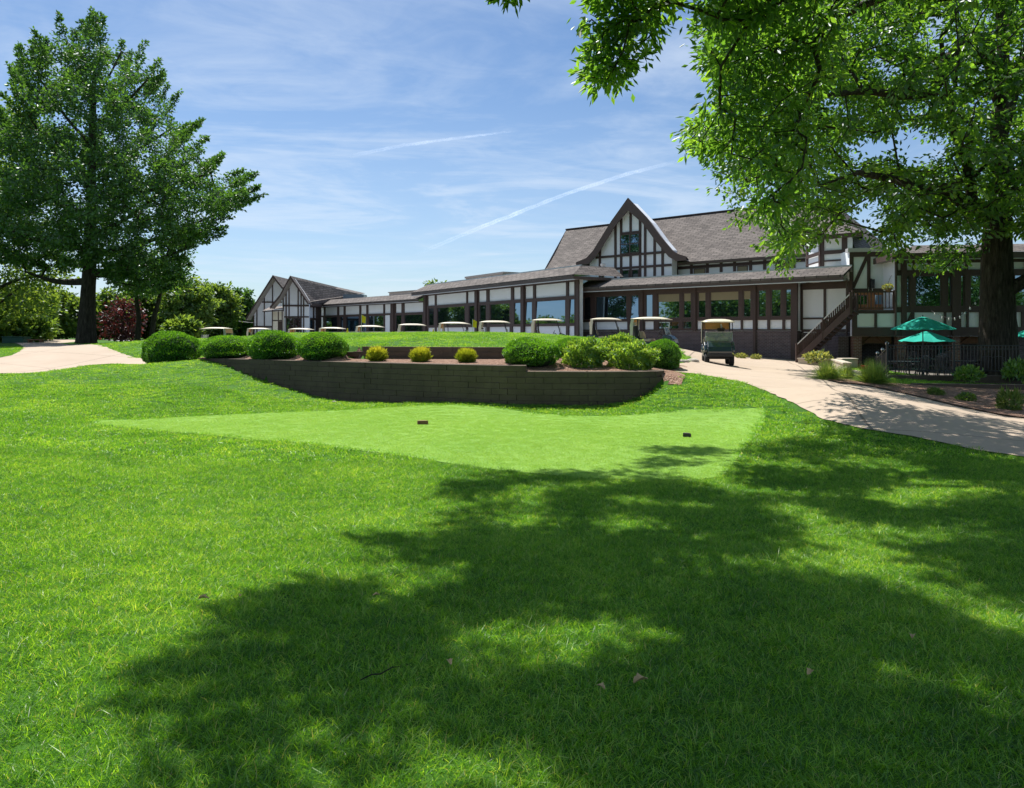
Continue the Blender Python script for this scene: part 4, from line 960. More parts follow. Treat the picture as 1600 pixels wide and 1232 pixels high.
def trunk_mesh(limbs, parent, lumps=.05, nmain=20):
    q = MB()
    for k, (pts, r0, r1) in enumerate(limbs):
        pts = [Vector(p) for p in pts]; out = []; n = 5                      # Catmull-Rom
        for i in range(len(pts) - 1):
            p0, p1, p2, p3 = pts[max(i - 1, 0)], pts[i], pts[i + 1], pts[min(i + 2, len(pts) - 1)]
            for j in range(n):
                t_ = j / n; out.append(.5 * ((2 * p1) + (p2 - p0) * t_ + (2 * p0 - 5 * p1 + 4 * p2 - p3) * t_ ** 2 + (3 * p1 - p0 - 3 * p2 + p3) * t_ ** 3))
        out.append(pts[-1]); m_ = len(out)
        rs = [r0 + (r1 - r0) * i / (m_ - 1) for i in range(m_)]
        if k == 0: rs = [r * (1 + .40 * math.exp(-i / 1.6)) for i, r in enumerate(rs)]
        o = len(q.v); ns = nmain if k == 0 else 10
        q.tube(out, rs, ns)
        for i in range(m_):
            for j in range(ns):
                v = Vector(q.v[o + i * ns + j]); c = out[i]; a = 2 * math.pi * j / ns
                q.v[o + i * ns + j] = tuple(c + (v - c) * (1 + lumps * math.sin(3 * a + i * .35) + lumps * .8 * math.sin(7 * a + 1 + i * .2) + random.uniform(-lumps, lumps) * .5))
    return q.build('trunk', 'bark', parent, smooth=True, fixn=False)
def make_tree(name, label, limbs, clusters, m_, per, L, W, sig, cat='tree', group=None, sigs=None, seg=.9, wander=.12, tip=.012, **kw):
    b0 = limbs[0][0][0]; root = empty(name, tuple(b0), label=label, cat=cat, group=group)
    PA, par, R_, nl, ends, starts = grow(limbs, clusters, seg, wander, tip=tip)
    bb = np.array(b0)
    tr = trunk_mesh([([np.array(p) - bb for p in pts], r0, r1) for pts, r0, r1 in limbs], root)
    br = wood_mesh('branches', PA - bb, par, R_, nl, root)
    cr = crown('crown', clusters - bb, starts - bb, m_, root, per, L, W, sig, sigs=sigs, **kw)
    return root
def pip1(poly, pts): return pip(poly, pts[:, 0], pts[:, 1])
def proj(P_): return np.c_[800 + P_[:, 0] / P_[:, 1] * F, HOR - (P_[:, 2] - EYE) / P_[:, 1] * F]

ALLOW = [(1112, -30), (1095, 40), (1093, 105), (1122, 132), (1122, 160), (1090, 190), (1066, 215), (1070, 232), (1100, 248), (1118, 275), (1112, 310), (1140, 328), (1160, 362), (1185, 385), (1205, 392), (1212, 432), (1222, 440), (1232, 415), (1258, 385),
         (1300, 362), (1335, 362), (1362, 375), (1392, 398), (1425, 415), (1455, 425), (1497, 428), (1512, 412), (1535, 380), (1560, 335), (1585, 350), (1600, 385), (2600, 420), (2600, -30)]
BR1 = [(918, -40), (915, 28), (925, 52), (935, 80), (904, 98), (925, 115), (925, 132), (945, 138), (975, 125), (985, 105), (1008, 98), (1008, 80), (1018, 62), (1040, 42), (1055, 22), (1045, -40)]
BR2 = [(775, -40), (772, -2), (800, 0), (818, 12), (830, 18), (834, -5), (834, -40)]
# --- the great tree whose trunk stands by the patio
def ell(n, c, r, rmin=.45):
    v = unit(rng.normal(0, 1, (n, 3))) * (rmin + (1 - rmin) * rng.random((n, 1)) ** .6); return v * np.array(r) + np.array(c)
cl = ell(7000, (18, 26.5, 11.0), (13.5, 9.5, 9.0), .3)
pr = proj(cl); inf = (pr[:, 0] < 1640) & (pr[:, 1] > -30)
k = (cl[:, 2] > 3.0) & (~inf | pip1(ALLOW, pr)) & ((pr[:, 1] > -400))
cl = cl[k]
# keep some windows of sky open
for hx, hy, hr in ((1420, 228, 24), (1368, 232, 14), (1190, 300, 14), (1345, 335, 18), (1465, 30, 18), (1478, 60, 12), (1380, 108, 10), (1430, 395, 16), (1345, 385, 14)):
    pr = proj(cl); cl = cl[(pr[:, 0] - hx) ** 2 + (pr[:, 1] - hy) ** 2 > (hr + 9) ** 2]
pr = proj(cl); cl = cl[(pr[:, 1] > -60) | (rng.random(len(cl)) < .40)]; cl = cl[rng.permutation(len(cl))[:3300]]
B0 = (at(1561, 27.5), 27.5, -.25)
def q3(px, py, Y): return tuple(P3(px, py, Y))
limA = [([B0, q3(1560, 540, 27.5), q3(1558, 470, 27.5), q3(1558, 400, 27.5), q3(1560, 345, 27.4)], .68, .45),
        ([q3(1558, 360, 27.4), q3(1538, 330, 27), q3(1505, 315, 26.3), q3(1480, 297, 25.6), q3(1440, 296, 24.5), q3(1400, 281, 23.5), q3(1340, 270, 22.2)], .34, .09),
        ([q3(1520, 322, 26.6), q3(1516, 285, 26.4), q3(1508, 250, 26), q3(1490, 200, 25.6), q3(1482, 160, 25.2), q3(1470, 60, 25)], .20, .07),
        ([q3(1560, 350, 27.4), q3(1572, 290, 27.6), q3(1560, 200, 27.8), q3(1568, 100, 28), q3(1560, -40, 28)], .42, .14),
        ([q3(1562, 160, 27.8), q3(1530, 60, 26.5), q3(1475, 100, 25), q3(1462, 138, 24), q3(1425, 150, 23), q3(1350, 143, 21.5), q3(1290, 150, 20.5)], .22, .07),
        ([q3(1568, 300, 27.5), q3(1610, 250, 28.5), q3(1700, 160, 30)], .3, .1),
        ([q3(1572, 455, 27.3), q3(1600, 440, 27), q3(1640, 410, 26)], .3, .15),
        ([q3(1562, 220, 27.8), q3(1600, 90, 30), q3(1650, -80, 31)], .24, .08)]
make_tree('oak_tree', 'massive oak trunk by the patio fence carrying the broad crown at the right', limA, cl, 'leaf_oak', 46, .205, .11, .29, group='large oaks at the right', wander=.26, droop=.35, twig=.8, up=.9, zf=.5)
print('oak A clusters', len(cl))
# --- the nearer tree whose trunk is out of frame: its crown overhangs and shades the lawn
SHADE = [(235, 1150), (262, 1085), (330, 1040), (345, 1005), (395, 980), (410, 960), (522, 915), (540, 885), (560, 852), (612, 822), (645, 845), (645, 875), (700, 870), (720, 800), (715, 760), (770, 738), (1000, 738), (1010, 700), (1100, 700), (1160, 705), (1200, 690), (1250, 665), (1400, 690), (1600, 730), (2200, 760), (3200, 900), (3400, 1500), (1500, 2300), (-300, 2300), (250, 1500)]
HOLES = [[(1170, 775), (1290, 795), (1400, 840), (1500, 900), (1590, 985), (1570, 1020), (1480, 980), (1380, 925), (1290, 880), (1220, 845)],
         [(840, 975), (960, 945), (1030, 990), (970, 1075), (880, 1085), (810, 1035)], [(1010, 865), (1090, 855), (1125, 915), (1055, 945)], [(650, 985), (740, 970), (775, 1030), (720, 1080), (655, 1050)],
         [(545, 925), (590, 905), (630, 890), (658, 815), (704, 785), (704, 885), (680, 922), (630, 955), (560, 960)], [(1230, 630), (1340, 660), (1340, 695), (1240, 685)], [(265, 1110), (330, 1080), (390, 1110), (345, 1170), (290, 1165)], [(740, 1120), (820, 1115), (850, 1260), (750, 1260)],
         [(1290, 1040), (1390, 1055), (1410, 1120), (1320, 1115)], [(405, 1070), (480, 1060), (490, 1115), (410, 1120)], [(1095, 985), (1170, 975), (1180, 1025), (1110, 1035)], [(795, 770), (860, 775), (890, 820), (840, 850), (800, 870), (790, 820)], [(945, 795), (1005, 803), (985, 840), (930, 832)],
         [(470, 1185), (550, 1175), (580, 1232), (480, 1240)], [(1010, 1140), (1080, 1130), (1100, 1190), (1030, 1200)], [(1060, 716), (1150, 714), (1110, 732), (1060, 732)]]
gp = []
while len(gp) < 1:
    n = 60000; gx_ = rng.uniform(-4, 13, n); gy_ = rng.uniform(.9, 16, n); gz2 = H(gx_, gy_)
    v = gy_ > .8
    pxy = np.full((n, 2), 1e5); pxy[v] = np.c_[800 + gx_[v] / gy_[v] * F, HOR - (gz2[v] - EYE) / gy_[v] * F]
    ok = pip1(SHADE, pxy)
    for h_ in HOLES: ok &= ~pip1(h_, pxy)
    nzm = np.sin(gx_ * 2.3 + 1.2 * np.sin(gy_ * 1.7)) * np.sin(gy_ * 2.6 + 1.1 * np.sin(gx_ * 1.9 + 2)) + .5 * np.sin(gx_ * 5.1 + gy_ * 3.3) * np.sin(gy_ * 5.7 - gx_ * 2)
    nzm += .5 * np.sin(gx_ * 7.1 + 2 * np.sin(gy_ * 3.1)) * np.sin(gy_ * 7.9 + gx_ * 2.2); ok &= nzm > -.16
    hh = rng.uniform(7.6, 12.5, n); cand = np.c_[gx_ + sd.x / sd.z * hh, gy_ + sd.y / sd.z * hh, gz2 + hh][ok]
    gp.append(cand)
cand = np.concatenate(gp); pr = proj(cand); vis = (cand[:, 1] > 0) & (pr[:, 1] > np.where(pr[:, 0] < 1090, -75, -32)) & (pr[:, 0] > -60) & (pr[:, 0] < 1660) & (pr[:, 1] < 1300)
cand = cand[~vis | (pip1(ALLOW, pr) & (pr[:, 0] > 1090))]
cand = cand[:2000]
def from_poly(poly, n, y0, y1, ymap=None):
    out = []
    xs = [p[0] for p in poly]; ys = [p[1] for p in poly]
    while len(out) < n:
        p = np.c_[rng.uniform(min(xs), max(xs), 400), rng.uniform(min(ys), max(ys), 400)]; p = p[pip1(poly, p)]
        Y = rng.uniform(y0, y1, len(p)) if ymap is None else ymap(p)
        out += [(at(a, Y_), Y_, zat(b, Y_)) for (a, b), Y_ in zip(p, Y)]
    return np.array(out[:n])
HANG = [(1115, -30), (1098, 40), (1097, 100), (1125, 135), (1120, 165), (1092, 190), (1070, 216), (1078, 228), (1110, 240), (1150, 262), (1190, 330), (1215, 390), (1222, 420), (1238, 380), (1260, 320), (1262, 200), (1300, 100), (1330, -30)]
c_h = from_poly(HANG, 260, 14.5, 18.5); c_b1 = from_poly(BR1, 62, 12.6, 14.0); c_b2 = from_poly(BR2, 6, 11.6, 12.6)
sdn = np.array(sd)
for cc in (c_b1.mean(0), c_b1.mean(0) + [.4, 0, .9], c_b1.mean(0) + [-.5, 0, -.8]):
    v_ = cand - cc; tt_ = v_ @ sdn; dist = np.linalg.norm(v_ - tt_[:, None] * sdn, axis=1); cand = cand[(dist > 1.15) | (tt_ < 0)]
clB = np.concatenate([cand, c_h, c_b1, c_b2]); sgB = np.concatenate([np.full(len(cand), .21), np.full(len(c_h), .27), np.full(len(c_b1), .19), np.full(len(c_b2), .13)])
TB = (12.5, 11.0, h1(12.5, 11))
limB = [([TB, (12.4, 11.0, 1.8), (12.2, 11.2, 4.0), (11.6, 11.5, 6.0)], .62, .40),
        ([(11.7, 11.5, 5.8), (9.8, 12.2, 8.0), (7.4, 13.2, 9.3), (4.4, 13.8, 9.8), (1.6, 14.0, 9.6)], .27, .07),
        ([(11.6, 11.5, 6.0), (9.0, 10.2, 8.6), (5.6, 9.0, 10.2), (2.0, 8.0, 10.8), (-1.5, 7.6, 10.6)], .26, .07),
        ([(11.6, 11.5, 6.0), (11.2, 12.2, 9.0), (10.6, 12.8, 12.2)], .32, .12),
        ([(11.5, 11.7, 6.2), (10.4, 13.6, 8.0), (8.4, 15.4, 8.8), (6.8, 16.6, 8.4)], .2, .07),
        ([(11.4, 11.2, 7.0), (9.0, 7.2, 9.6), (6.0, 4.6, 10.8)], .2, .07),
        ([(4.4, 13.8, 9.8), (3.4, 13.6, 8.9), (2.9, 13.4, 7.6)], .07, .03)]
make_tree('oak_tree', 'nearer oak with large drooping leaves whose branches hang in at the top centre', limB, clB, 'leaf_oak', 30, .21, .09, .27, sigs=sgB, group='large oaks at the right', wander=.26, droop=.3, twig=.8, up=.8, zf=.6)
print('oak B clusters', len(clB))
# --- the tall tree at the left
T1 = [(18, 103), (42, 95), (66, 70), (95, 40), (118, 46), (150, 30), (172, 42), (196, 58), (222, 92), (238, 115), (262, 145), (285, 158), (304, 182), (300, 205), (288, 225), (318, 240), (338, 268), (345, 282), (372, 280), (405, 288), (398, 312), (372, 340), (350, 362), (325, 385),
      (295, 398), (270, 440), (248, 478), (215, 470), (180, 462), (150, 425), (100, 446), (50, 432), (0, 425), (-70, 400), (-90, 280), (-30, 200), (20, 165), (30, 140)]
def ymT(p):
    hw = np.interp(p[:, 1], [30, 80, 150, 280, 330, 430], [45, 90, 150, 215, 220, 150]); f = np.sqrt(np.clip(1 - ((p[:, 0] - 145) / (hw * 1.15)) ** 2, .05, 1))
    return 46 + rng.uniform(-1, 1, len(p)) * f * hw * .040
T1 = [(145 + (a - 145) * .95, 260 + (b - 260) * .93) for a, b in T1]
c1_ = from_poly(T1, 2300, 0, 0, ymT)
for hx, hy, hr in ((172, 120, 6), (150, 170, 6), (95, 182, 8), (128, 200, 5), (205, 205, 5), (200, 340, 8), (120, 300, 7), (75, 330, 7), (250, 210, 6)):
    pr = proj(c1_); c1_ = c1_[(pr[:, 0] - hx) ** 2 + (pr[:, 1] - hy) ** 2 > (hr + 5) ** 2]
kx = np.sin(c1_[:, 0] * .9 + 1) * np.sin(c1_[:, 2] * 1.15 + c1_[:, 0] * .3) + .6 * np.sin(c1_[:, 1] * 1.3 + c1_[:, 2] * .7) + rng.normal(0, .35, len(c1_)); pr = proj(c1_); ed_ = ~pip1([(145 + (a - 145) * .72, 270 + (b - 270) * .78) for a, b in T1], pr); c1_ = c1_[kx > np.where(ed_, -.3, -1.15)]
cc_ = np.array([at(141, 46), 46, zat(330, 46)]); sg1 = np.full(len(c1_), .28)
pr = proj(c1_); edge = ~pip1([(145 + (a - 145) * .84, 260 + (b - 260) * .88) for a, b in T1], pr); e_ = c1_[edge]; e_ = e_[rng.permutation(len(e_))[:170]]
for st_ in (1, 2, 3, 4):
    dv = unit((e_ - cc_) * np.array([1, 1, .55]) + np.array([0, 0, 3.2])); c1_ = np.concatenate([c1_, e_ + dv * (.36 * st_) + rng.normal(0, .05, e_.shape)]); sg1 = np.concatenate([sg1, np.full(len(e_), .24 - .04 * st_)])
bx = at(137, 46); lim = [([(at(134, 46), 46, .7), q3(137, 480, 46), q3(140, 420, 46), q3(141, 340, 46), q3(143, 250, 46), q3(146, 160, 46), q3(149, 90, 46)], .52, .09)]
for (py0, px1, py1, dY, r) in ((430, 300, 385, -2, .26), (440, 40, 425, 1, .26), (400, 350, 330, 3, .2), (390, -10, 350, -3, .2), (370, 250, 300, -5, .18), (350, 30, 260, 4, .17), (310, 330, 270, -1, .16), (300, 50, 190, -4, .14), (260, 270, 200, 3, .13), (230, 60, 120, 1, .12), (200, 230, 125, -3, .1), (170, 105, 65, 2, .08), (150, 190, 80, 1, .07)):
    x0 = 141 + (430 - py0) * .02
    lim.append(([q3(x0, py0, 46), q3(x0 + (px1 - x0) * .5, (py0 + py1) / 2 + 8, 46 + dY * .5), q3(px1, py1, 46 + dY)], r, .05))
make_tree('maple_tree', 'tall dark green tree with thick trunk beside the left cart path', lim, c1_, 'leaf_maple', 46, .21, .13, .30, sigs=sg1, wander=.2, droop=.1, twig=1.1, up=.5)
# --- pale tree at the left edge
T2 = [(-320, 160), (-150, 120), (0, 160), (25, 165), (60, 195), (88, 230), (92, 290), (70, 350), (95, 400), (110, 440), (120, 480), (60, 500), (0, 505), (-320, 470)]
c2_ = from_poly(T2, 1000, 50, 60)
lim = [([(at(-120, 55), 55, .7), q3(-120, 440, 55), q3(-110, 330, 55), q3(-90, 200, 55)], .5, .12), ([q3(-118, 430, 55), q3(-50, 470, 54), q3(20, 440, 53), q3(70, 430, 53)], .22, .06), ([q3(-118, 400, 55), q3(-40, 340, 54), q3(40, 280, 54)], .2, .06), ([q3(-118, 450, 55), q3(-30, 485, 54), q3(30, 450, 53)], .16, .05)]
make_tree('shade_tree', 'pale yellow-green spreading tree at the left edge behind the tall dark one', lim, c2_, 'leaf_pale', 30, .30, .20, .42, wander=.2, droop=.2, twig=.9)
# --- woodland at the back, each a tree of its own
def wtree(px, ytop, hwpx, Y, m_, label, name='woodland_tree', n=260, per=26, L=.44, base_py=None, conic=False, group='trees behind the left lawn', lowp=.03, lean=0, sig=.5):
    X = at(px, Y); z0 = h1(X, Y) - .1; zt = zat(ytop, Y); hw = hwpx * Y / F; hgt = zt - z0
    v = ell(n, (0, 0, 0), (1, 1, 1), .35)
    if conic: v[:, :2] *= (1.0 - .75 * (v[:, 2:3] * .5 + .5)) * 1.3
    zc_ = z0 + hgt * (lowp + (1 - lowp) / 2); c = v * np.array([hw, hw, hgt * (1 - lowp) / 2]) + np.array([X + lean, Y, zc_])
    c += rng.normal(0, hw * .06, c.shape)
    c = c[c[:, 2] > z0 + .5]
    tw = .03 * hgt * .5 + .05
    lim = [([(X, Y, z0), (X + rng.uniform(-.2, .2), Y, z0 + hgt * .3), (X + lean * .7 + rng.uniform(-.4, .4), Y, z0 + hgt * .6), (X + lean, Y, z0 + hgt * .88)], tw, .05)]
    return make_tree(name, label, lim, c, m_, per, L, L * .6, sig * max(.6, hw / 4), group=group, seg=1.4, wander=.25, tip=.02, droop=.2, twig=.9)
WT = [      (-30, 440, 55, 70, 'leaf_wood', 'mid green tree at the back beyond the dark green bin'),
      (40, 448, 48, 64, 'leaf_pale', 'pale airy tree left of the thick trunk at the back'),
      (88, 452, 42, 72, 'leaf_pale', 'pale tree just left of the thick dark trunk'),
      (165, 455, 40, 76, 'leaf_wood', 'green tree at the back just right of the thick trunk'),
      (228, 440, 42, 80, 'leaf_pale', 'pale green tree behind the two slender trunks'),
      (290, 432, 44, 78, 'leaf_wood', 'rounded tree behind the first round bush'),
      (338, 440, 34, 84, 'leaf_wood', 'dense green tree behind the utility pole'),
      (374, 452, 26, 92, 'leaf_maple', 'dark tree closest to the left gable of the clubhouse'),
      (395, 478, 20, 100, 'leaf_wood', 'small tree half hidden by the left gable eave'),
      (285, 500, 24, 66, 'leaf_wood', 'low leafy tree behind the first round bush'),
      (20, 495, 52, 58, 'leaf_wood', 'low spreading tree behind the dark green bin')]
for a in WT: wtree(*a)
for k, (px, top, hw, Y, m_, where) in enumerate([(72, 500, 30, 84, 'leaf_wood', 'left of the thick trunk'), (118, 496, 26, 88, 'leaf_wood', 'behind the thick trunk'), (158, 500, 26, 90, 'leaf_pale', 'just right of the thick trunk'), (205, 498, 26, 92, 'leaf_wood', 'behind the purple tree'),
        (252, 494, 26, 90, 'leaf_wood', 'behind the leaning slender trunk'), (312, 490, 28, 94, 'leaf_wood', 'between the first two round bushes'), (352, 494, 26, 96, 'leaf_pale', 'at the foot of the utility pole'), (384, 500, 18, 98, 'leaf_wood', 'against the left gable'), (-20, 498, 40, 80, 'leaf_wood', 'at the left edge of the picture')]):
    wtree(px, top, hw, Y, m_, 'low dense thicket shrub at the back ' + where, name='thicket_shrub', n=90, per=22, L=.5, group='thicket shrubs closing the woodland', lowp=0.0)
wtree(683, 433, 27, 125, 'leaf_pale', 'tree top showing over the low roof of the clubhouse', n=90, per=16, L=.6, group=None)
wtree(190, 464, 30, 56, 'leaf_plum', 'purple-leaved tree between the trunks at the left', name='plum_tree', n=80, per=22, L=.24, group=None, lowp=.1, sig=.55)
for px, top, ln, lab in ((213, 400, 0, 'upright slender dark trunk right of the purple tree'), (250, 395, 0, 'leaning slender trunk just left of the first round bush')):
    Y = 52; z0 = h1(at(px - (12 if px > 240 else 0), Y), Y) - .1
    cc = from_poly([(px - 45, 390), (px + 45, 390), (px + 50, 440), (px + 15, 468), (px - 30, 460)], 60, 50, 54)
    pb = px - 14 if px > 240 else px
    lim = [([(at(pb, Y), Y, z0), q3(pb + 4, 500, Y), q3(px, 460, Y), q3(px + 2, 410, Y)], .20, .08)]
    make_tree('slender_tree', lab, lim, cc, 'leaf_maple', 26, .24, .15, .34, group='slender trees behind the left lawn')
# trees beyond the left edge of the frame: the windows mirror them
src = wtree(-700, 380, 120, 62, 'leaf_wood', 'broad tree out of frame to the left that the windows mirror', n=260, per=24, L=.7, group='trees out of frame mirrored in the windows', sig=.7)
for x_, y_, s_ in ((-64, 14, 1.1), (-66, 2, 1.0), (-58, -18, 1.15), (12, -42, 1.0), (28, -46, 1.1), (44, -36, 1.0), (-8, -50, 1.1), (60, -20, 1.0)):
    c = copy_tree(src); c.location = (x_, y_, .5); c.scale = (s_,) * 3; c.rotation_euler.z = rng.uniform(0, 6)

# ------------------------------------------------------------ bushes
def dome_mesh(n, L, W, m_, kind, seed):
    """leaf shell of a unit bush: half width 1, height 1"""
    r_ = np.random.default_rng(seed); u = unit(r_.normal(0, 1, (n * 2, 3))); u = u[u[:, 2] > -.75][:n]; n = len(u)
    sh = np.ones(n); ph = r_.uniform(0, 6, 8)
    for k in range(8): sh += (.028 if kind != 'loose' else .07) * np.sin(u @ r_.normal(0, 4.5 if kind != 'loose' else 6, 3) + ph[k])
    dep = 1 - np.abs(r_.normal(0, .035 if kind != 'loose' else .12, n))
    Pp = u * (sh * dep)[:, None]; Pp[:, 2] = np.sign(Pp[:, 2]) * np.abs(Pp[:, 2]) ** .9
    flat = np.abs(Pp[:, 2]); Pp[:, :2] *= (1 + .10 * np.clip(.5 - flat, 0, .5))[:, None]
    Pp = Pp * np.array([1, 1, .58]) + np.array([0, 0, .44])
    D = u * (.75 if kind != 'loose' else .6) + r_.normal(0, .5, (n, 3)) + np.array([0, 0, .35]); N = r_.normal(0, .6, (n, 3)) + u
    return Pp, D, N, L * r_.uniform(.6, 1.3, n), W * r_.uniform(.7, 1.2, n), r_
def bush_src(name, n, L, W, m_, kind, seed):
    Pp, D, N, Ls, Ws, r_ = dome_mesh(n, L, W, m_, kind, seed); V, Fq = leaf_arrays(Pp, D, N, Ls, Ws)
    cl_ = .5 + .5 * np.sin(Pp @ r_.normal(0, 6, 3)); r = np.clip(.6 * r_.random(len(Pp)) + .4 * cl_, 0, 1)
    root = empty(name); np_mesh('foliage', V, Fq, m_, root, rnd=np.repeat(r, 5))
    q = MB()
    for k in range(26 if kind != 'loose' else 34):
        a = r_.uniform(0, 2 * math.pi); t_ = r_.uniform(.1, .9); e = Vector((math.cos(a) * t_ * .8, math.sin(a) * t_ * .8, .3 + .6 * (1 - t_ * t_)))
        q.tube([(.1 * math.cos(a), .1 * math.sin(a), -.2), e * .55 + Vector((0, 0, .02)), e], [.025, .016, .006], 5)
    q.build('stems', 'bark', root)
    if kind != 'loose':
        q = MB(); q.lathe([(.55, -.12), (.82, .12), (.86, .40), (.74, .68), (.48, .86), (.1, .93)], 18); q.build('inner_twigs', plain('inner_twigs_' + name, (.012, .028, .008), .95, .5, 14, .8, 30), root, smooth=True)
    return root
def place_bush(src, used, px, yt, yb, hw, Y, label, cat, group, h=None):
    o = src if not used else copy_tree(src); X = at(px, Y); zb = h1(X, Y); w_ = hw * Y / F; hgt = zat(yt, Y - w_ * .2) - zb
    o.location = (X, Y, zb - .02); o.scale = (w_, w_, hgt); o.rotation_euler.z = rng.uniform(0, 6); tag(o, label, cat, group); return o
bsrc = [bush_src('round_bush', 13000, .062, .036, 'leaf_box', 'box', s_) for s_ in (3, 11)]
BX = [(269.5, 520.5, 571, 41, 25.4, 'largest round clipped bush, the leftmost one by the cart path'), (353, 525, 561, 36, 25.2, 'low round bush second from the left at the wall top'),
      (428.5, 518.5, 561, 38, 24.2, 'round bush third from the left at the wall top'), (504, 520, 567, 36, 23.1, 'round bush left of the mulch strip and short wall'),
      (829, 529.5, 580, 43, 20.8, 'round clipped bush where the retaining wall steps down'), (893, 528, 575, 27, 22.3, 'round bush mostly hidden behind the loose leafy shrub'),
      (1034, 532.5, 577, 30, 22.4, 'rightmost round bush beside the path')]
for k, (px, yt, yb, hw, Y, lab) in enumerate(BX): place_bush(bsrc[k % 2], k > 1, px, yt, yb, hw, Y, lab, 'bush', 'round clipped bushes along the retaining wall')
lsrc = bush_src('leafy_shrub', 6500, .13, .075, 'leaf_loose', 'loose', 21)
for k, (px, yt, yb, hw, Y, lab) in enumerate([(915, 533, 579, 32, 20.9, 'loose leafy shrub just right of the clipped bush at the wall step'), (966, 526, 560, 29, 22.8, 'tallest loose shrub standing behind two others below the parked carts'), (990, 538, 580, 35, 20.9, 'bright loose shrub at the right end of the retaining wall')]):
    place_bush(lsrc, k > 0, px, yt, yb, hw, Y, lab, 'shrub', 'loose leafy shrubs at the wall end')
def spiky(name, n, L, W, m_, seed, spread=.9, base=.15, curve=.5):
    r_ = np.random.default_rng(seed); a = r_.uniform(0, 2 * np.pi, n); t_ = r_.uniform(0, spread, n); d = np.c_[np.cos(a) * np.sin(t_), np.sin(a) * np.sin(t_), np.cos(t_)]
    p = np.c_[np.cos(a) * base * r_.random(n), np.sin(a) * base * r_.random(n), np.zeros(n)]; Ls = L * r_.uniform(.55, 1.1, n)
    s = unit(np.cross(d, np.array([0, 0, 1.0]) + r_.normal(0, .2, (n, 3)))) * W / 2; V = []
    o = np.c_[d[:, 0], d[:, 1], np.zeros(n)]
    for f, wf in ((0, .7), (.4, 1), (.75, .75), (1, .1)):
        c = p + d * (Ls * f)[:, None] + (o * .5 - np.array([0, 0, 1.0]) * np.sin(t_)[:, None]) * (Ls * curve * f * f)[:, None]; V += [c - s * wf, c + s * wf]
    V = np.stack(V, 1).reshape(-1, 3); k = (np.arange(n) * 8)[:, None]
    Fq = np.concatenate([k + np.array([[2 * i, 2 * i + 1, 2 * i + 3, 2 * i + 2]]) for i in range(3)])
    return np_mesh(name, V, Fq, m_, None, rnd=np.repeat(r_.random(n), 8))
g0 = None
for k, (px, yt, Y, hw, lab) in enumerate([(589, 541, 22.2, 18, 'golden spiky shrub, left one of three before the short wall'), (657, 541.5, 21.7, 19, 'golden spiky shrub in the middle of the three, most yellow on top'), (729, 543.5, 21.1, 18.5, 'golden spiky shrub, right one of three before the short wall')]):
    if g0 is None:
        Pp, D, N, Ls, Ws, r_ = dome_mesh(3200, .34, .045, None, 'loose', 31); D = unit(D) + np.array([0, 0, .5]); Pp = Pp * np.array([.66, .66, .70])
        V, Fq = leaf_arrays(Pp, D, N, Ls, Ws, .03); g0 = empty('golden_shrub')
        hz_ = np.clip((Pp[:, 2] - .02) * 1.35 + r_.normal(0, .12, len(Pp)), 0, 1); np_mesh('foliage', V, Fq, 'leaf_gold', g0, rnd=np.repeat(hz_, 5))
        q = MB()
        for j in range(20): a = j * 2.4; q.tube([(0, 0, -.1), (.4 * math.cos(a), .4 * math.sin(a), .5)], [.02, .006], 5)
        q.build('stems', 'bark', g0); o = g0
    else: o = copy_tree(g0)
    X = at(px, Y); w_ = hw * Y / F; zb = h1(X, Y); o.location = (X, Y, zb); o.scale = (w_, w_, zat(yt, Y) - zb); o.rotation_euler.z = k * 2.1
    tag(o, lab, 'shrub', 'golden shrubs in the mulch strip')
og = None
for k, (px, yb, Y, h_, w_, lab) in enumerate([(1293, 597, 21.6, .52, .55, 'leftmost clump of ornamental grass beside the path'), (1322, 592, 22.6, .45, .4, 'small middle clump of ornamental grass between two larger ones'), (1364, 605, 21.4, .62, .62, 'largest clump of ornamental grass below the patio gate')]):
    og = spiky('ornamental_grass', 1700, 1.0, .013, 'leaf_blue', 40, 1.15, .35, .55) if k == 0 else og
    o = og if k == 0 else og.copy()
    if k: COL.objects.link(o)
    X = at(px, Y); o.location = (X, Y, h1(X, Y)); o.scale = (w_ * 1.05, w_ * 1.05, h_ * 1.25); o.rotation_euler.z = k * 1.3; tag(o, lab, 'ornamental grass', 'ornamental grass clumps by the path')
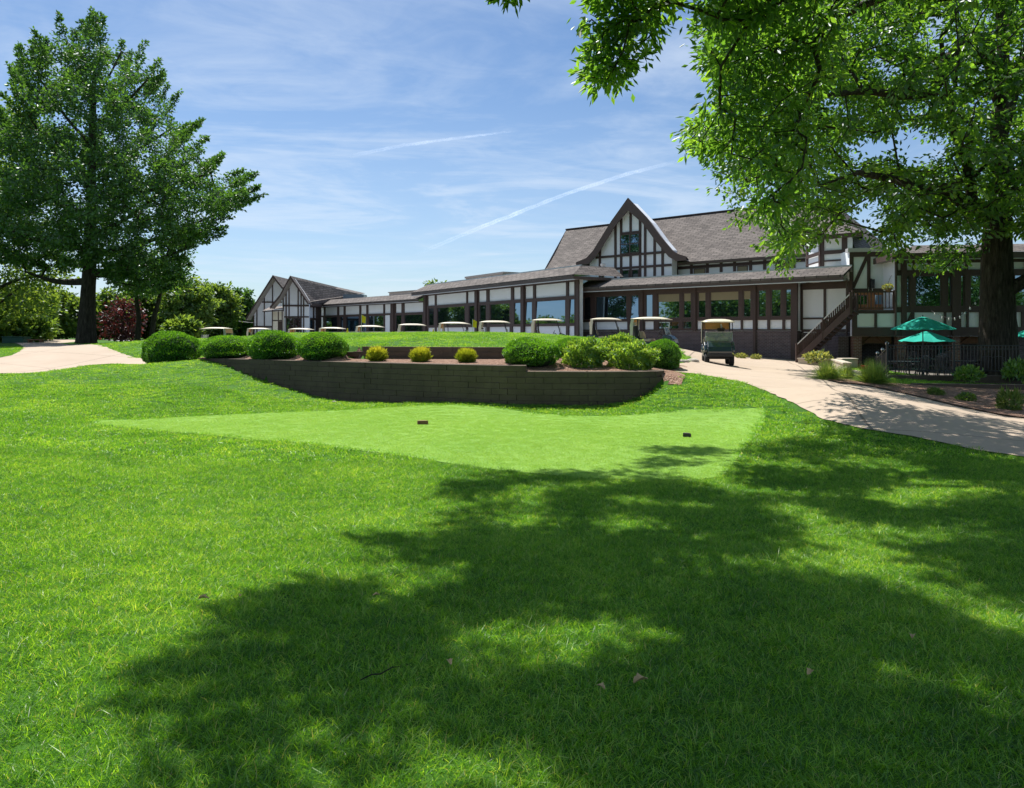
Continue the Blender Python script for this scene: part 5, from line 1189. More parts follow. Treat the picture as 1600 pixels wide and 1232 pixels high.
for k, (px, yb, Y, h_, w_, m_, lab, z) in enumerate([(1277, 0, 35.2, .5, .6, 'leaf_sage', 'grey-green feathery plant growing in the concrete planter', .2), (1512, 0, 23.7, .42, .42, 'leaf_loose', 'broad-leaved plant on the low wall before the big trunk', .1),
        (1158, 0, 39.4, .3, .28, 'leaf_sage', 'pale hosta at the brick wall, the one nearer the parked cart', None), (1181, 0, 39.0, .28, .26, 'leaf_sage', 'pale hosta at the brick wall, the one nearer the stairs', None),
        (1461, 0, 19.2, .2, .2, 'leaf_blue', 'small green plant in the mulch, the leftmost one', None), (1510, 0, 18.2, .24, .2, 'leaf_wood', 'dark green leafy plant in the middle of the mulch', None), (1578, 0, 16.8, .45, .24, 'leaf_blue', 'tall leafy plant in the mulch near the right edge', None),
        (1590, 0, 24.0, .6, .4, 'leaf_loose', 'leafy plant at the fence on the right edge', .1), (1140, 0, 40.0, .25, .24, 'leaf_sage', 'pale hosta at the brick wall mostly hidden by the cart', None)]):
    Pp, D, N, Ls, Ws, r_ = dome_mesh(420 if m_ != 'leaf_blue' else 700, .34 if m_ != 'leaf_blue' else .45, .17 if m_ != 'leaf_blue' else .06, None, 'loose', 60 + k)
    Pp = Pp * np.array([.85, .85, .85]); V, Fq = leaf_arrays(Pp, D, N, Ls, Ws); o = empty('leafy_plant'); np_mesh('foliage', V, Fq, m_, o, rnd=np.repeat(r_.random(len(Pp)), 5))
    q = MB()
    for j_ in range(9): q.tube([(0, 0, -.1), (.5 * math.cos(j_ * .7), .5 * math.sin(j_ * .7), .55)], [.03, .012], 5)
    q.build('stems', 'bark', o)
    X = at(px, Y); o.location = (X, Y, h1(X, Y) if z is None else z); o.scale = (w_, w_, h_); tag(o, lab, 'plant')

# ------------------------------------------------------------ lawn grass: blades on jittered points
def tuft(name, n, rad, L, W, seed):
    r_ = np.random.default_rng(seed); a = r_.uniform(0, 2 * np.pi, n); r = rad * np.sqrt(r_.random(n)); p = np.c_[np.cos(a) * r, np.sin(a) * r, np.full(n, -.012)]
    b = r_.uniform(0, 2 * np.pi, n); t_ = np.abs(r_.normal(0, .62, n)); d = np.c_[np.cos(b) * np.sin(t_), np.sin(b) * np.sin(t_), np.cos(t_)]; Ls = L * r_.uniform(.5, 1.15, n)
    s = unit(np.cross(d, unit(r_.normal(0, 1, (n, 3))))) * W / 2; o = np.c_[np.cos(b), np.sin(b), np.zeros(n)]; V = []
    bend = r_.uniform(.1, .75, n)
    for f, wf in ((0, 1), (.5, .9), (1, .12)):
        c = p + d * (Ls * f)[:, None] + (o - np.array([0, 0, .55])) * (Ls * bend * f * f)[:, None]; V += [c - s * wf, c + s * wf]
    V = np.stack(V, 1).reshape(-1, 3); k = (np.arange(n) * 6)[:, None]; Fq = np.concatenate([k + np.array([[2 * i, 2 * i + 1, 2 * i + 3, 2 * i + 2]]) for i in range(2)])
    o_ = np_mesh(name, V, Fq, 'blade', None, rnd=np.repeat(r_.random(n), 6)); COL.objects.unlink(o_); return o_
BARE = []
def scatter(name, zones, tufts, label, pre=None, tl=.12):
    pts, scs = [], []
    if pre is not None: pts, scs, zones = [pre], [rng.uniform(.8, 1.2, len(pre))], []
    for y0, y1, sp, sc in zones:
        nx_ = int((y1 * 1.5 + 4) / sp); ys_ = np.arange(y0, y1, sp)
        xm = y1 * .82 + 4.0; X, Y = np.meshgrid(np.arange(-xm, xm, sp), ys_); X = X.ravel() + rng.uniform(-.6, .6, X.size) * sp; Y = Y.ravel() + rng.uniform(-.6, .6, Y.size) * sp
        k = (np.abs(X) < Y * .80 + 3.6)
        X, Y = X[k], Y[k]
        for pl_ in NOGRASS: k = ~pip(pl_, X, Y); X, Y = X[k], Y[k]
        for bx_, by_, br_ in BARE: k = (X - bx_) ** 2 + ((Y - by_) * .8) ** 2 > br_ ** 2 * rng.uniform(.4, 1.2, len(X)); X, Y = X[k], Y[k]
        wv = wy(X); k = ~((X > WX[0] - .2) & (X < 4.1) & (Y > wv - .02) & (Y < wv + .5)); X, Y = X[k], Y[k]
        Z = H(X, Y)
        pts.append(np.c_[X, Y, Z]); scs.append(np.full(len(X), sc) * rng.uniform(.75, 1.25, len(X)))
    Pp = np.concatenate(pts); S = np.concatenate(scs); me = bpy.data.meshes.new(name); me.vertices.add(len(Pp)); me.vertices.foreach_set('co', Pp.astype(np.float32).ravel())
    at_ = me.attributes.new('sc', 'FLOAT', 'POINT'); at_.data.foreach_set('value', S.astype(np.float32))
    o = bpy.data.objects.new(name, me); COL.objects.link(o); tag(o, label, 'grass', kind='stuff')
    g = bpy.data.node_groups.new(name, 'GeometryNodeTree'); g.interface.new_socket('Geometry', in_out='INPUT', socket_type='NodeSocketGeometry'); g.interface.new_socket('Geometry', in_out='OUTPUT', socket_type='NodeSocketGeometry')
    N_ = g.nodes; gi = N_.new('NodeGroupInput'); go = N_.new('NodeGroupOutput'); ip = N_.new('GeometryNodeInstanceOnPoints'); g2i = N_.new('GeometryNodeGeometryToInstance')
    for tf in reversed(tufts):
        oi = N_.new('GeometryNodeObjectInfo'); oi.inputs['Object'].default_value = tf; oi.inputs['As Instance'].default_value = True; g.links.new(oi.outputs['Geometry'], g2i.inputs[0])
    rv = N_.new('FunctionNodeRandomValue'); rv.data_type = 'FLOAT_VECTOR'; rv.inputs[0].default_value = (-tl, -tl, 0); rv.inputs[1].default_value = (tl, tl, 6.283)
    ri = N_.new('FunctionNodeRandomValue'); ri.data_type = 'INT'; ri.inputs[4].default_value = 0; ri.inputs[5].default_value = len(tufts) - 1; ri.inputs['Seed'].default_value = 5
    na = N_.new('GeometryNodeInputNamedAttribute'); na.data_type = 'FLOAT'; na.inputs['Name'].default_value = 'sc'
    g.links.new(gi.outputs[0], ip.inputs['Points']); jn = N_.new('GeometryNodeJoinGeometry')
    g.links.new(g2i.outputs[0], ip.inputs['Instance']); ip.inputs['Pick Instance'].default_value = True
    # geometry-to-instance yields one instance per input only when joined, so join the object instances directly
    g.links.remove(ip.inputs['Instance'].links[0])
    for l in list(g2i.inputs[0].links): g.links.new(l.from_socket, jn.inputs[0])
    N_.remove(g2i); g.links.new(jn.outputs[0], ip.inputs['Instance'])
    g.links.new(ri.outputs[2], ip.inputs['Instance Index']); g.links.new(rv.outputs[0], ip.inputs['Rotation']); g.links.new(na.outputs[0], ip.inputs['Scale']); g.links.new(ip.outputs[0], go.inputs[0])
    md = o.modifiers.new('blades', 'NODES'); md.node_group = g; print(name, len(Pp)); return o
near = [tuft('grass_tuft', 190, .11, .050, .0031, s_) for s_ in (1, 2, 3, 4)] + [tuft('grass_tuft', 120, .12, .072, .0031, 5)]
mid = [tuft('grass_tuft', 120, .2, .06, .0075, s_) for s_ in (6, 7, 8)]
scatter('lawn_grass', [(1.6, 6.5, .085, 1.0), (6.5, 11, .11, 1.05)], near, 'lush uneven lawn grass in the foreground, half in tree shade')
scatter('lawn_grass', [(11, 20, .16, 1.0), (20, 36, .26, 1.0)], mid, 'mown lawn grass around the tee and up the bank to the clubhouse')

turf = [tuft('turf_tuft', 200, .16, .013, .005, s_) for s_ in (11, 12)]
for tf in turf: tf.data.materials[0] = M['tee_blade']
NG_, NOGRASS = NOGRASS, []
_pip = pip
def pip(poly, x, y): return _pip(poly, x, y)
xs_ = [p[0] for p in TEE]; ys_ = [p[1] for p in TEE]
def turf_scatter():
    X, Y = np.meshgrid(np.arange(min(xs_), max(xs_), .15), np.arange(min(ys_), max(ys_), .15)); X = X.ravel() + rng.uniform(-.1, .1, X.size); Y = Y.ravel() + rng.uniform(-.1, .1, Y.size)
    k = _pip(TEE, X, Y); return np.c_[X[k], Y[k], H(X[k], Y[k]) + .022]
scatter('tee_turf', None, turf, 'short pale mown turf covering the flat tee', pre=turf_scatter(), tl=0.0)
NOGRASS = NG_
# ------------------------------------------------------------ golf carts
def rbox(mb, x0, x1, y0, y1, z0, z1, mi=0): return mb.box(x0, x1, y0, y1, z0, z1, mi)
def make_cart():
    c = empty('golf_cart')
    q = MB()                                                     # painted body: nose, side sills and rear deck
    nose = [(.62, .50), (.60, .92), (.72, .98), (.95, .90), (1.12, .74), (1.18, .56), (1.16, .44), (1.08, .40), (1.05, .56), (.85, .66), (.68, .56)]
    for y0, y1, k in ((-.46, .46, 1.0),): q.prism([(x, y0, z) for x, z in nose], (0, y1 - y0, 0))
    for s in (-1, 1):
        q.prism([(.60, s * .46, .50), (.60, s * .46, .90), (.74, s * .46, .93), (.98, s * .46, .80), (1.10, s * .46, .62), (1.08, s * .46, .52), (.88, s * .46, .62), (.70, s * .46, .55)], (0, s * .12, 0))
    rear = [(-.95, .42), (-1.12, .50), (-1.18, .72), (-1.10, .80), (-.60, .82), (-.42, .60), (-.50, .44), (-.66, .60), (-.82, .62)]
    q.prism([(x, -.58, z) for x, z in rear], (0, 1.16, 0))
    q.box(-.45, .02, -.56, .56, .34, .60)
    q.build('body', 'cart_paint', c, bevel=.03)
    q = MB(); q.box(-.98, 1.0, -.50, .50, .26, .335); q.box(.02, .62, -.55, .55, .336, .37); q.box(-1.24, -1.19, -.5, .5, .36, .50); q.box(1.16, 1.24, -.48, .48, .36, .47); q.box(.60, .66, -.5, .5, .371, .9); q.build('chassis', 'plastic', c, bevel=.01)
    for x in (.82, -.78):
        for s in (-1, 1):
            q = MB(); M4 = Matrix.Translation((x, s * .47, .225)) @ Matrix.Rotation(R(90), 4, 'X')
            q.lathe([(.12, -.09), (.19, -.09), (.225, -.06), (.225, .06), (.19, .09), (.12, .09)], 20, M4=M4); wh = q.build('wheel', 'rubber', c, smooth=False)
            q = MB(); q.lathe([(.03, -.075), (.118, -.085), (.118, .085), (.03, .075)], 14, M4=M4); q.build('rim', 'white', wh)
    q = MB(); q.box(-.52, .02, -.54, .54, .62, .74); q.build('seat', 'vinyl', c, bevel=.04)
    q = MB()
    for s in (-1, 1):
        a = [(-.46, s * .03, .78), (-.46, s * .52, .78), (-.50, s * .54, .98), (-.54, s * .46, 1.10), (-.55, s * .28, 1.13), (-.54, s * .08, 1.08), (-.50, s * .03, .96)]
        q.prism(a, (-.09, 0, .02))
    q.build('backrest', 'vinyl', c, bevel=.02)
    q = MB()                                                     # crowned roof
    nx_, ny_ = 10, 8; V = []
    for top in (1, 0):
        for i in range(nx_ + 1):
            for j in range(ny_ + 1):
                u, v = -1 + 2 * i / nx_, -1 + 2 * j / ny_; cr = (1 - abs(u) ** 3.5) * (1 - abs(v) ** 3.5)
                x = -.06 + .90 * u; y = .60 * v * (1 - .06 * max(0, abs(u) - .6)); V.append((x, y, 1.725 + (.088 * cr + .01 if top else .06 * cr - .02) - .035 * max(0, u) ** 2))
    n1 = (nx_ + 1) * (ny_ + 1); fs = []
    for i in range(nx_):
        for j in range(ny_):
            a = i * (ny_ + 1) + j; fs += [(a, a + 1, a + ny_ + 2, a + ny_ + 1), (n1 + a, n1 + a + ny_ + 1, n1 + a + ny_ + 2, n1 + a + 1)]
    for i in range(nx_):
        for j in (0, ny_): a = i * (ny_ + 1) + j; fs.append((a, a + ny_ + 1, n1 + a + ny_ + 1, n1 + a))
    for j in range(ny_):
        for i in (0, nx_): a = i * (ny_ + 1) + j; fs.append((a, a + 1, n1 + a + 1, n1 + a))
    q.add(V, fs); q.build('roof', 'cart_roof', c, smooth=True)
    for s in (-1, 1):
        q = MB(); q.tube([(.72, s * .53, .86), (.62, s * .53, 1.25), (.48, s * .53, 1.72)], .018, 6); q.build('front_strut', 'plastic', c)
        q = MB(); q.tube([(-.50, s * .53, .78), (-.60, s * .54, 1.2), (-.62, s * .53, 1.73)], .024, 6); q.build('rear_strut', 'plastic', c)
        q = MB(); q.prism([(1.02, s * .30, .70), (1.13, s * .30, .60), (1.13, s * .30, .66), (1.06, s * .30, .77)], (0, s * .16, 0)); q.build('headlight', 'white', c)
    q = MB(); q.prism([(.76, -.52, .95), (.76, .52, .95), (.66, .52, 1.30), (.66, -.52, 1.30)], (.006, 0, .002)); ws = q.build('windshield', 'screen', c)
    q = MB(); q.tube([(.77, -.52, .95), (.67, -.52, 1.31), (.67, .52, 1.31), (.77, .52, .95)], .008, 5); q.build('edge_trim', 'flash', ws)
    q = MB(); q.prism([(-.93, -.55, 1.74), (-.93, .55, 1.74), (-1.0, .56, 1.42), (-1.0, -.56, 1.42)], (.012, 0, 0)); q.build('rear_curtain', 'amber_lit', c)
    for s in (-1, 1):
        q = MB(); q.prism([(-.93, s * .565, 1.72), (-.78, s * .565, 1.73), (-.83, s * .57, 1.45), (-.86, s * .57, .86), (-.98, s * .57, .86), (-1.0, s * .57, 1.40)], (0, s * .01, 0)); q.build('side_curtain', 'cart_roof', c)
    q = MB(); ring = [Vector((.30 + .13 * math.cos(a) * .5, .26 + .17 * math.sin(a), 1.0 + .13 * math.cos(a))) for a in [2 * math.pi * k / 16 for k in range(17)]]
    q.tube(ring, .014, 5, cap=False); q.tube([(.62, .26, .80), (.30, .26, 1.0)], .02, 6); q.bar((.30, .10, 1.0), (.30, .42, 1.0), .03, .02); q.build('steering_wheel', 'plastic', c)
    q = MB(); q.box(-.90, -.62, -.45, .45, .82, .90); q.tube([(-.64, -.45, .8), (-.66, -.45, 1.12), (-.66, .45, 1.12), (-.64, .45, .8)], .016, 5); q.build('bag_rack', 'plastic', c)
    return c
cart0 = make_cart()
CT = [(948, 43, 0, 'cart parked in the row with steering wheel showing, just behind the tallest loose shrub'), (857, 43.5, 0, 'cart parked in the row before the wide blue window, clear of all bushes'),
      (775, 44, 0, 'cart parked in the row immediately right of the taller yellow flag'), (712, 46.5, 0, 'cart parked in the row immediately left of the yellow flag above the middle golden shrub'),
      (646, 48, 0, 'cart parked above the gap between the left and middle golden shrubs'), (580, 52, 0, 'cart parked beside the left yellow flag'),
      (521, 58, 0, 'cart roof left of the small yellow pennant above the fourth round bush'), (472, 61, 0, 'cart roof between the third and fourth round bushes'),
      (406, 66, 0, 'cart roof before the left gable wall'), (336, 50, 0, 'cart by the trees, farthest left, above the second round bush'),
      (1020, 36.2, -24, 'dark cart with beige seats turned towards the path above the rightmost round bush'), (1121, 27.9, -101, 'dark blue-green cart facing the camera on the tan path')]
for k, (px, Y, rz_, lab) in enumerate(CT):
    o = cart0 if k == 0 else copy_tree(cart0); X = at(px, Y); o.location = (X, Y, h1(X, Y) + (.04 if k >= 10 else .02)); o.rotation_euler.z = R(rz_ + (rng.uniform(-9, 9) if k < 10 else 0)); tag(o, lab, 'golf cart', 'golf carts parked by the clubhouse')
    if k == 11: o.scale = (.93, .93, .95)
    if k == 9: o.rotation_euler.z = R(178)
# golf bags on some carts
def golf_bag(px_cart, dx, dy, m_, lab):
    c = [o for o in SC.objects if o.get('label', '').endswith(px_cart)][0]; root = empty('golf_bag', tuple(c.location), c.rotation_euler.z, label=lab, cat='golf bag', group='golf bags on the carts')
    q = MB(); a = Vector((-.72 + dx, dy, .90)); b = Vector((-.86 + dx, dy, 1.34)); q.tube([a, a.lerp(b, .9), b], [.13, .14, .15], 12); bo = q.build('bag_body', m_, root)
    q = MB(); q.tube([b - Vector((0, 0, .03)), b + Vector((-.01, 0, .03))], [.155, .155], 12); q.build('collar', 'plastic', bo)
    q = MB(); random.seed(3)
    for k in range(6):
        e = b + Vector((random.uniform(-.1, .1) - .04, random.uniform(-.1, .1), random.uniform(.10, .22))); q.tube([b, e], .012, 5); q.box(e.x - .03, e.x + .05, e.y - .02, e.y + .03, e.z - .02, e.z + .04)
    q.build('club_heads', 'white' if m_ == 'plastic' else 'plastic', root)
golf_bag('above the rightmost round bush', .0, -.22, 'plastic', 'black golf bag with white club heads on the cart turned towards the path')
golf_bag('just behind the tallest loose shrub', 0, -.2, 'plastic', 'dark golf bag standing on the parked cart nearest the loose shrubs')
golf_bag('facing the camera on the tan path', 0, .2, 'plastic', 'dark golf bag behind the seats of the cart on the path')
golf_bag('right of the taller yellow flag', -.02, -.15, 'white', 'pale golf bag on the parked cart right of the taller yellow flag')

# ------------------------------------------------------------ flags, pennants and tee markers
def flag(px, ytop, Y, lab, flip=1):
    X = at(px, Y); z0 = h1(X, Y); zt = zat(ytop, Y); root = empty('golf_flag', (X, Y, z0), label=lab, cat='flag', group='yellow practice green flags')
    q = MB(); q.tube([(0, 0, -.05), (0, 0, zt - z0)], .012, 6); q.build('pole', 'white', root)
    q = MB(); n_ = 8; h_ = .36; V = []
    for i in range(n_ + 1):
        f = i / n_; dx = .20 * f; dz = -.10 * f; y = .035 * math.sin(f * 7)
        V += [(dx, y, zt - z0 - .01 + dz), (dx * .9, y + .02, zt - z0 - h_ + dz * .6)]
    q.add(V, [(2 * i, 2 * i + 1, 2 * i + 3, 2 * i + 2) for i in range(n_)]); o = q.build('flag_cloth', 'yellow', root, fixn=False); s_ = o.modifiers.new('cloth_thickness', 'SOLIDIFY'); s_.thickness = .004
flag(565, 492, 35, 'taller yellow flag on the crest, the left of two'); flag(738.5, 499, 35, 'yellow flag on the crest, the right of two')
for px, lab in ((543, 'small yellow cone on the crest between two cart roofs at the left'), (677, 'small yellow cone on the crest, right of the middle golden shrub')):
    X = at(px, 34.2); q = MB(); q.lathe([(.11, 0), (.11, .02), (.06, .03), (.015, .24), (.0, .25)], 12); o = q.build('marker_cone', 'yellow'); o.location = (X, 34.2, h1(X, 34.2) - .01); tag(o, lab, 'cone', 'small yellow marker cones')
def tee_marker(px, py, m_, lab, w_):
    Y = Yat(py, -.33); X = at(px, Y); root = empty('tee_marker', (X, Y, h1(X, Y) + .015), R(15 if px < 800 else -20), label=lab, cat='tee marker')
    q = MB(); q.prism([(-w_, -.045, 0), (w_, -.045, 0), (w_, .045, 0), (-w_, .045, 0)], (0, 0, .055)); q.prism([(-w_, -.045, .056), (w_, -.045, .056), (w_ * .5, .045, .056), (-w_, .045, .056)], (0, .0, .022)); q.build('block', m_, root, bevel=.006)
    q = MB(); q.tube([(0, 0, -.08), (0, 0, .04)], .012, 6); q.build('spike', 'iron', root)
tee_marker(660.5, 659.5, 'wood', 'reddish wooden block marker on the tee at the centre', .115)
tee_marker(1073.5, 674.5, 'tie', 'small dark block marker on the right part of the tee', .075)

# ------------------------------------------------------------ patio: fence, umbrellas, tables, chairs
fen = empty('iron_fence', (13, 25.3, .15), label='black iron picket fence along the patio edge', cat='fence')
fb = Vector((13, 25.3, .15)); fpts = [Vector((at(1386, 25.6), 25.6, .18)), Vector((at(1490, 25.2), 25.2, .18)), Vector((at(1610, 25.0), 25.0, .18)), Vector((at(1720, 24.9), 24.9, .18))]
q = MB(); pk = MB(); ps = MB()
for a, b in zip(fpts, fpts[1:]):
    a = a - fb; b = b - fb
    for h_ in (.12, .86, .98): q.bar(a + Vector((0, 0, h_)), b + Vector((0, 0, h_)), .04, .03)
    n_ = int((b - a).length / .11)
    for k in range(1, n_): c = a.lerp(b, k / n_); pk.bar(c + Vector((0, 0, .12)), c + Vector((0, 0, .98)), .02)
for k, c in enumerate(fpts): c = c - fb; ps.bar(c, c + Vector((0, 0, 1.08)), .06)
q.build('rails', 'iron', fen); pk.build('pickets', 'iron', fen); ps.build('posts', 'iron', fen)
gt = empty('iron_gate', tuple(P3(1372, 590, 26)), label='sloping black iron handrail with pale ball caps at the left end of the patio fence', cat='gate')
gb = gt.location.copy(); q = MB(); A_ = P3(1386, 590, 25.7) - gb; B_ = P3(1371, 594, 28.5) - gb
for h_ in (.2, .85): q.bar(A_ + Vector((0, 0, h_ + .15)), B_ + Vector((0, 0, h_)), .04, .04)
for k in range(1, 16): c = A_.lerp(B_, k / 16); q.bar(c + Vector((0, 0, .2)), c + Vector((0, 0, .9)), .014)
q.build('rails', 'iron', gt)
for c, h_ in ((A_, 1.12), (B_, .98), (A_.lerp(B_, .45), 1.0)):
    q = MB(); q.bar(c - Vector((0, 0, .2)), c + Vector((0, 0, h_)), .05); po = q.build('post', 'iron', gt)
    q = MB(); q.lathe([(.01, -.05), (.045, -.03), (.06, .01), (.045, .05), (.01, .07)], 12, c=c + Vector((0, 0, h_ + .05))); q.build('ball_cap', 'steel', po, smooth=True)
def umbrella(px, yt, ye, hw, Y, lab, tilt=0):
    X = at(px, Y); z0 = -.22; root = empty('patio_umbrella', (X, Y, z0), R(8), label=lab, cat='umbrella', group='teal patio umbrellas'); zt = zat(yt, Y) - z0; zE = zat(ye, Y) - z0; r = hw * Y / F
    n_ = 8; V = [(0, 0, zt)]; F_ = []
    for ring, (rr, zz) in enumerate(((.28, .86), (.62, .47), (1.0, 0.0))):
        for j in range(n_ * 2):
            a = math.pi * j / n_; k = 1.0 if j % 2 == 0 else math.cos(math.pi / n_) * (.985 if ring < 2 else .96); V.append((math.cos(a) * r * rr * k, math.sin(a) * r * rr * k, zE + (zt - zE) * zz + (.0 if j % 2 == 0 else -.02 * ring)))
    m2 = n_ * 2
    for j in range(m2): F_.append((0, 1 + j, 1 + (j + 1) % m2))
    for ring in range(2):
        for j in range(m2): a = 1 + ring * m2; F_.append((a + j, a + m2 + j, a + m2 + (j + 1) % m2, a + (j + 1) % m2))
    q = MB(); q.add(V, F_); o = q.build('canopy', 'teal', root); s_ = o.modifiers.new('cloth_thickness', 'SOLIDIFY'); s_.thickness = .004
    q = MB(); q.add([(0, 0, zt + .05)] + [(math.cos(math.pi * j / 4) * r * .24, math.sin(math.pi * j / 4) * r * .24, zE + (zt - zE) * .885 + .03) for j in range(8)], [(0, 1 + j, 1 + (j + 1) % 8) for j in range(8)]); vo = q.build('vent', 'teal', o); s_ = vo.modifiers.new('cloth_thickness', 'SOLIDIFY'); s_.thickness = .004
    q = MB(); q.tube([(0, 0, 0), (0, 0, zt + .12)], .022, 8); q.build('pole', 'iron', root)
    for j in range(8): a = math.pi * j / 4; q = MB(); q.bar((0, 0, zt - .06), (math.cos(a) * r * .97, math.sin(a) * r * .97, zE - .012), .016, .016); q.build('rib', 'iron', root)
    q = MB(); q.lathe([(.26, 0), (.26, .05), (.06, .09), (.04, .25)], 16); q.build('base', 'iron', root)
umbrella(1442, 497, 514.5, 46, 30.5, 'teal umbrella, the higher of the two stacked in view beside the big trunk')
umbrella(1448, 519.5, 533, 40, 35.0, 'teal umbrella seen just below the higher one')
umbrella(1630, 511, 526, 50, 30.5, 'teal umbrella cut off by the right edge')
def patio_table():
    root = empty('patio_table'); q = MB(); q.lathe([(.55, .70), (.57, .715), (.57, .73), (.03, .735)], 24); q.build('tabletop', 'iron', root)
    for k in range(4): a = k * math.pi / 2 + .78; q = MB(); q.tube([(math.cos(a) * .34, math.sin(a) * .34, 0), (math.cos(a) * .12, math.sin(a) * .12, .35), (math.cos(a) * .4, math.sin(a) * .4, .70)], .014, 5); q.build('leg', 'iron', root)
    return root
def patio_chair():
    root = empty('patio_chair'); q = MB(); q.box(-.23, .23, -.22, .22, .43, .455); q.build('seat', 'iron', root)
    q = MB()
    for k in range(7): x = -.2 + k * .066; q.bar((x, .22, .46), (x, .29, .88), .012)
    q.tube([(-.23, .22, .45), (-.23, .30, .9), (0, .31, .94), (.23, .30, .9), (.23, .22, .45)], .014, 5); q.build('backrest', 'iron', root)
    for s in (-1, 1): q = MB(); q.tube([(s * .24, .24, .64), (s * .25, -.05, .66), (s * .24, -.2, .62), (s * .22, -.2, .44)], .013, 5); q.build('armrest', 'iron', root)
    for sx in (-1, 1):
        for sy in (-1, 1): q = MB(); q.tube([(sx * .2, sy * .19, .44), (sx * .23, sy * .23, 0)], .013, 5); q.build('leg', 'iron', root)
    return root
t0, c0 = patio_table(), patio_chair(); first = [True, True]
TB_ = [(1440, 30.3, 'round iron table under the higher teal umbrella'), (1452, 34.8, 'round iron table under the lower teal umbrella'), (1632, 30.3, 'round iron table under the umbrella at the right edge'), (1410, 27.6, 'round iron table nearest the patio gate'), (1505, 28.0, 'round iron table just left of the big trunk'), (1590, 27.2, 'round iron table just right of the big trunk')]
TL = ['at the table under the higher teal umbrella', 'at the table under the lower teal umbrella', 'at the table by the right edge', 'at the table nearest the gate', 'at the table left of the big trunk', 'at the table right of the big trunk']
SD = ['nearest the camera', 'on its right side', 'on its far side', 'on its left side']
for k, (px, Y, lab) in enumerate(TB_):
    X = at(px, Y); o = t0 if k == 0 else copy_tree(t0); o.location = (X, Y, -.20); tag(o, lab, 'table', 'patio tables')
    for j in range(4):
        if first[1]: c = c0; first[1] = False
        else: c = copy_tree(c0)
        a = -math.pi / 2 + j * math.pi / 2 + .3; c.location = (X + .72 * math.cos(a), Y + .72 * math.sin(a), -.20); c.rotation_euler.z = a - math.pi / 2 + rng.uniform(-.3, .3)
        tag(c, 'black iron chair ' + TL[k] + ', ' + SD[j], 'chair', 'patio chairs')
q = MB(); q.lathe([(.11, 0), (.16, .3), (.17, .3), (.13, .28)], 14); o = q.build('plant_pot', 'red'); o.location = (at(1350, 33.5), 33.5, -.2); tag(o, 'red pot beside the left brick column', 'pot')
# hanging basket on its bracket
hb = empty('hanging_basket', tuple(P3(1388, 452, 36.3)), label='flower basket hanging from a bracket left of the wing windows', cat='hanging basket')
q = MB(); q.lathe([(.04, -.20), (.17, -.10), (.24, .03), (.24, .06)], 14); q.build('bowl', 'wood', hb)
q = MB(); q.tube([(.0, 0, .42), (.34, .35, .85), (.6, .75, .95)], .018, 5)
for a in (0, 2.1, 4.2): q.tube([(.22 * math.cos(a), .22 * math.sin(a), .05), (0, 0, .42)], .006, 4)
q.build('bracket', 'iron', hb)
Pp, D, N, Ls, Ws, r_ = dome_mesh(260, .12, .07, None, 'loose', 77); V, Fq = leaf_arrays(Pp * .28 + [0, 0, .02], D, N, Ls, Ws); np_mesh('flowers', V, Fq, 'leaf_sage', hb, rnd=np.repeat(r_.random(len(Pp)), 5)); hb.scale = (.75, .75, .75)
# string of lights between wing and trunk
sl_ = empty('string_lights', tuple(P3(1500, 490, 31)), label='sagging string of small bulbs before the wing windows left of the big trunk', cat='string lights'); ob_ = sl_.location.copy()
spts = [P3(x, y, Y) - ob_ for x, y, Y in ((1455, 486, 34), (1472, 495, 33.4), (1488, 498, 32.8), (1500, 494, 32), (1512, 484, 31), (1524, 472, 30), (1534, 458, 29))]
q = MB(); q.tube(spts, .008, 5); q.build('cable', 'plastic', sl_)
for k in range(9):
    f = (k + .5) / 9 * (len(spts) - 1); i = int(f); p = spts[i].lerp(spts[i + 1], f - i); q = MB(); q.lathe([(.015, .0), (.02, -.03), (.035, -.07), (.02, -.11), (.003, -.12)], 8, c=p); q.build('bulb', 'white', sl_, smooth=True)

# ------------------------------------------------------------ odds and ends
def rock(px, Y, s, lab, m_='stone'):
    r_ = np.random.default_rng(int(px)); q = MB(); q.lathe([(.3, 0), (.5, .15), (.46, .38), (.25, .5)], 9)
    q.v = [tuple(np.array(v) * s * np.array([1.3, 1, .8]) * (1 + r_.normal(0, .09))) for v in q.v]; o = q.build('rock', m_, bevel=.015); X = at(px, Y); o.location = (X, Y, h1(X, Y) - .02); tag(o, lab, 'rock', 'small rocks by the path')
rock(1083, 25.0, .34, 'larger flat tan rock on the mulch beside the cart on the path'); rock(1068, 24.4, .28, 'small pale rock at the edge of the mulch left of the larger one'); rock(522, 21.0, .13, 'tiny pale stone at the foot of the retaining wall')
q = MB(); bn = empty('waste_bin', (at(26, 50), 50, h1(at(26, 50), 50)), label='long dark green bin at the far end of the left cart path', cat='bin')
q.prism([(-.72, -.4, 0), (.72, -.4, 0), (.72, -.4, .42), (-.72, -.4, .46)], (0, .8, 0)); q.build('box', 'green', bn, bevel=.02); q = MB(); q.prism([(-.76, -.44, .465), (.76, -.44, .425), (.76, -.44, .47), (-.76, -.44, .51)], (0, .88, 0)); q.build('lid', 'green', bn)
bn = empty('wooden_bench', (at(56, 49), 49, h1(at(56, 49), 49)), label='low brown wooden bench right of the dark green bin', cat='bench')
q = MB(); q.box(-.48, .48, -.2, .2, .25, .31); q.build('seat', 'wood', bn)
for s in (-.38, .38): q = MB(); q.box(s - .05, s + .05, -.17, .17, 0, .249); q.build('leg', 'wood', bn)
up = empty('utility_pole', (at(347.5, 86), 86, h1(at(347.5, 86), 86)), label='thin utility pole at the back above the second round bush', cat='utility pole')
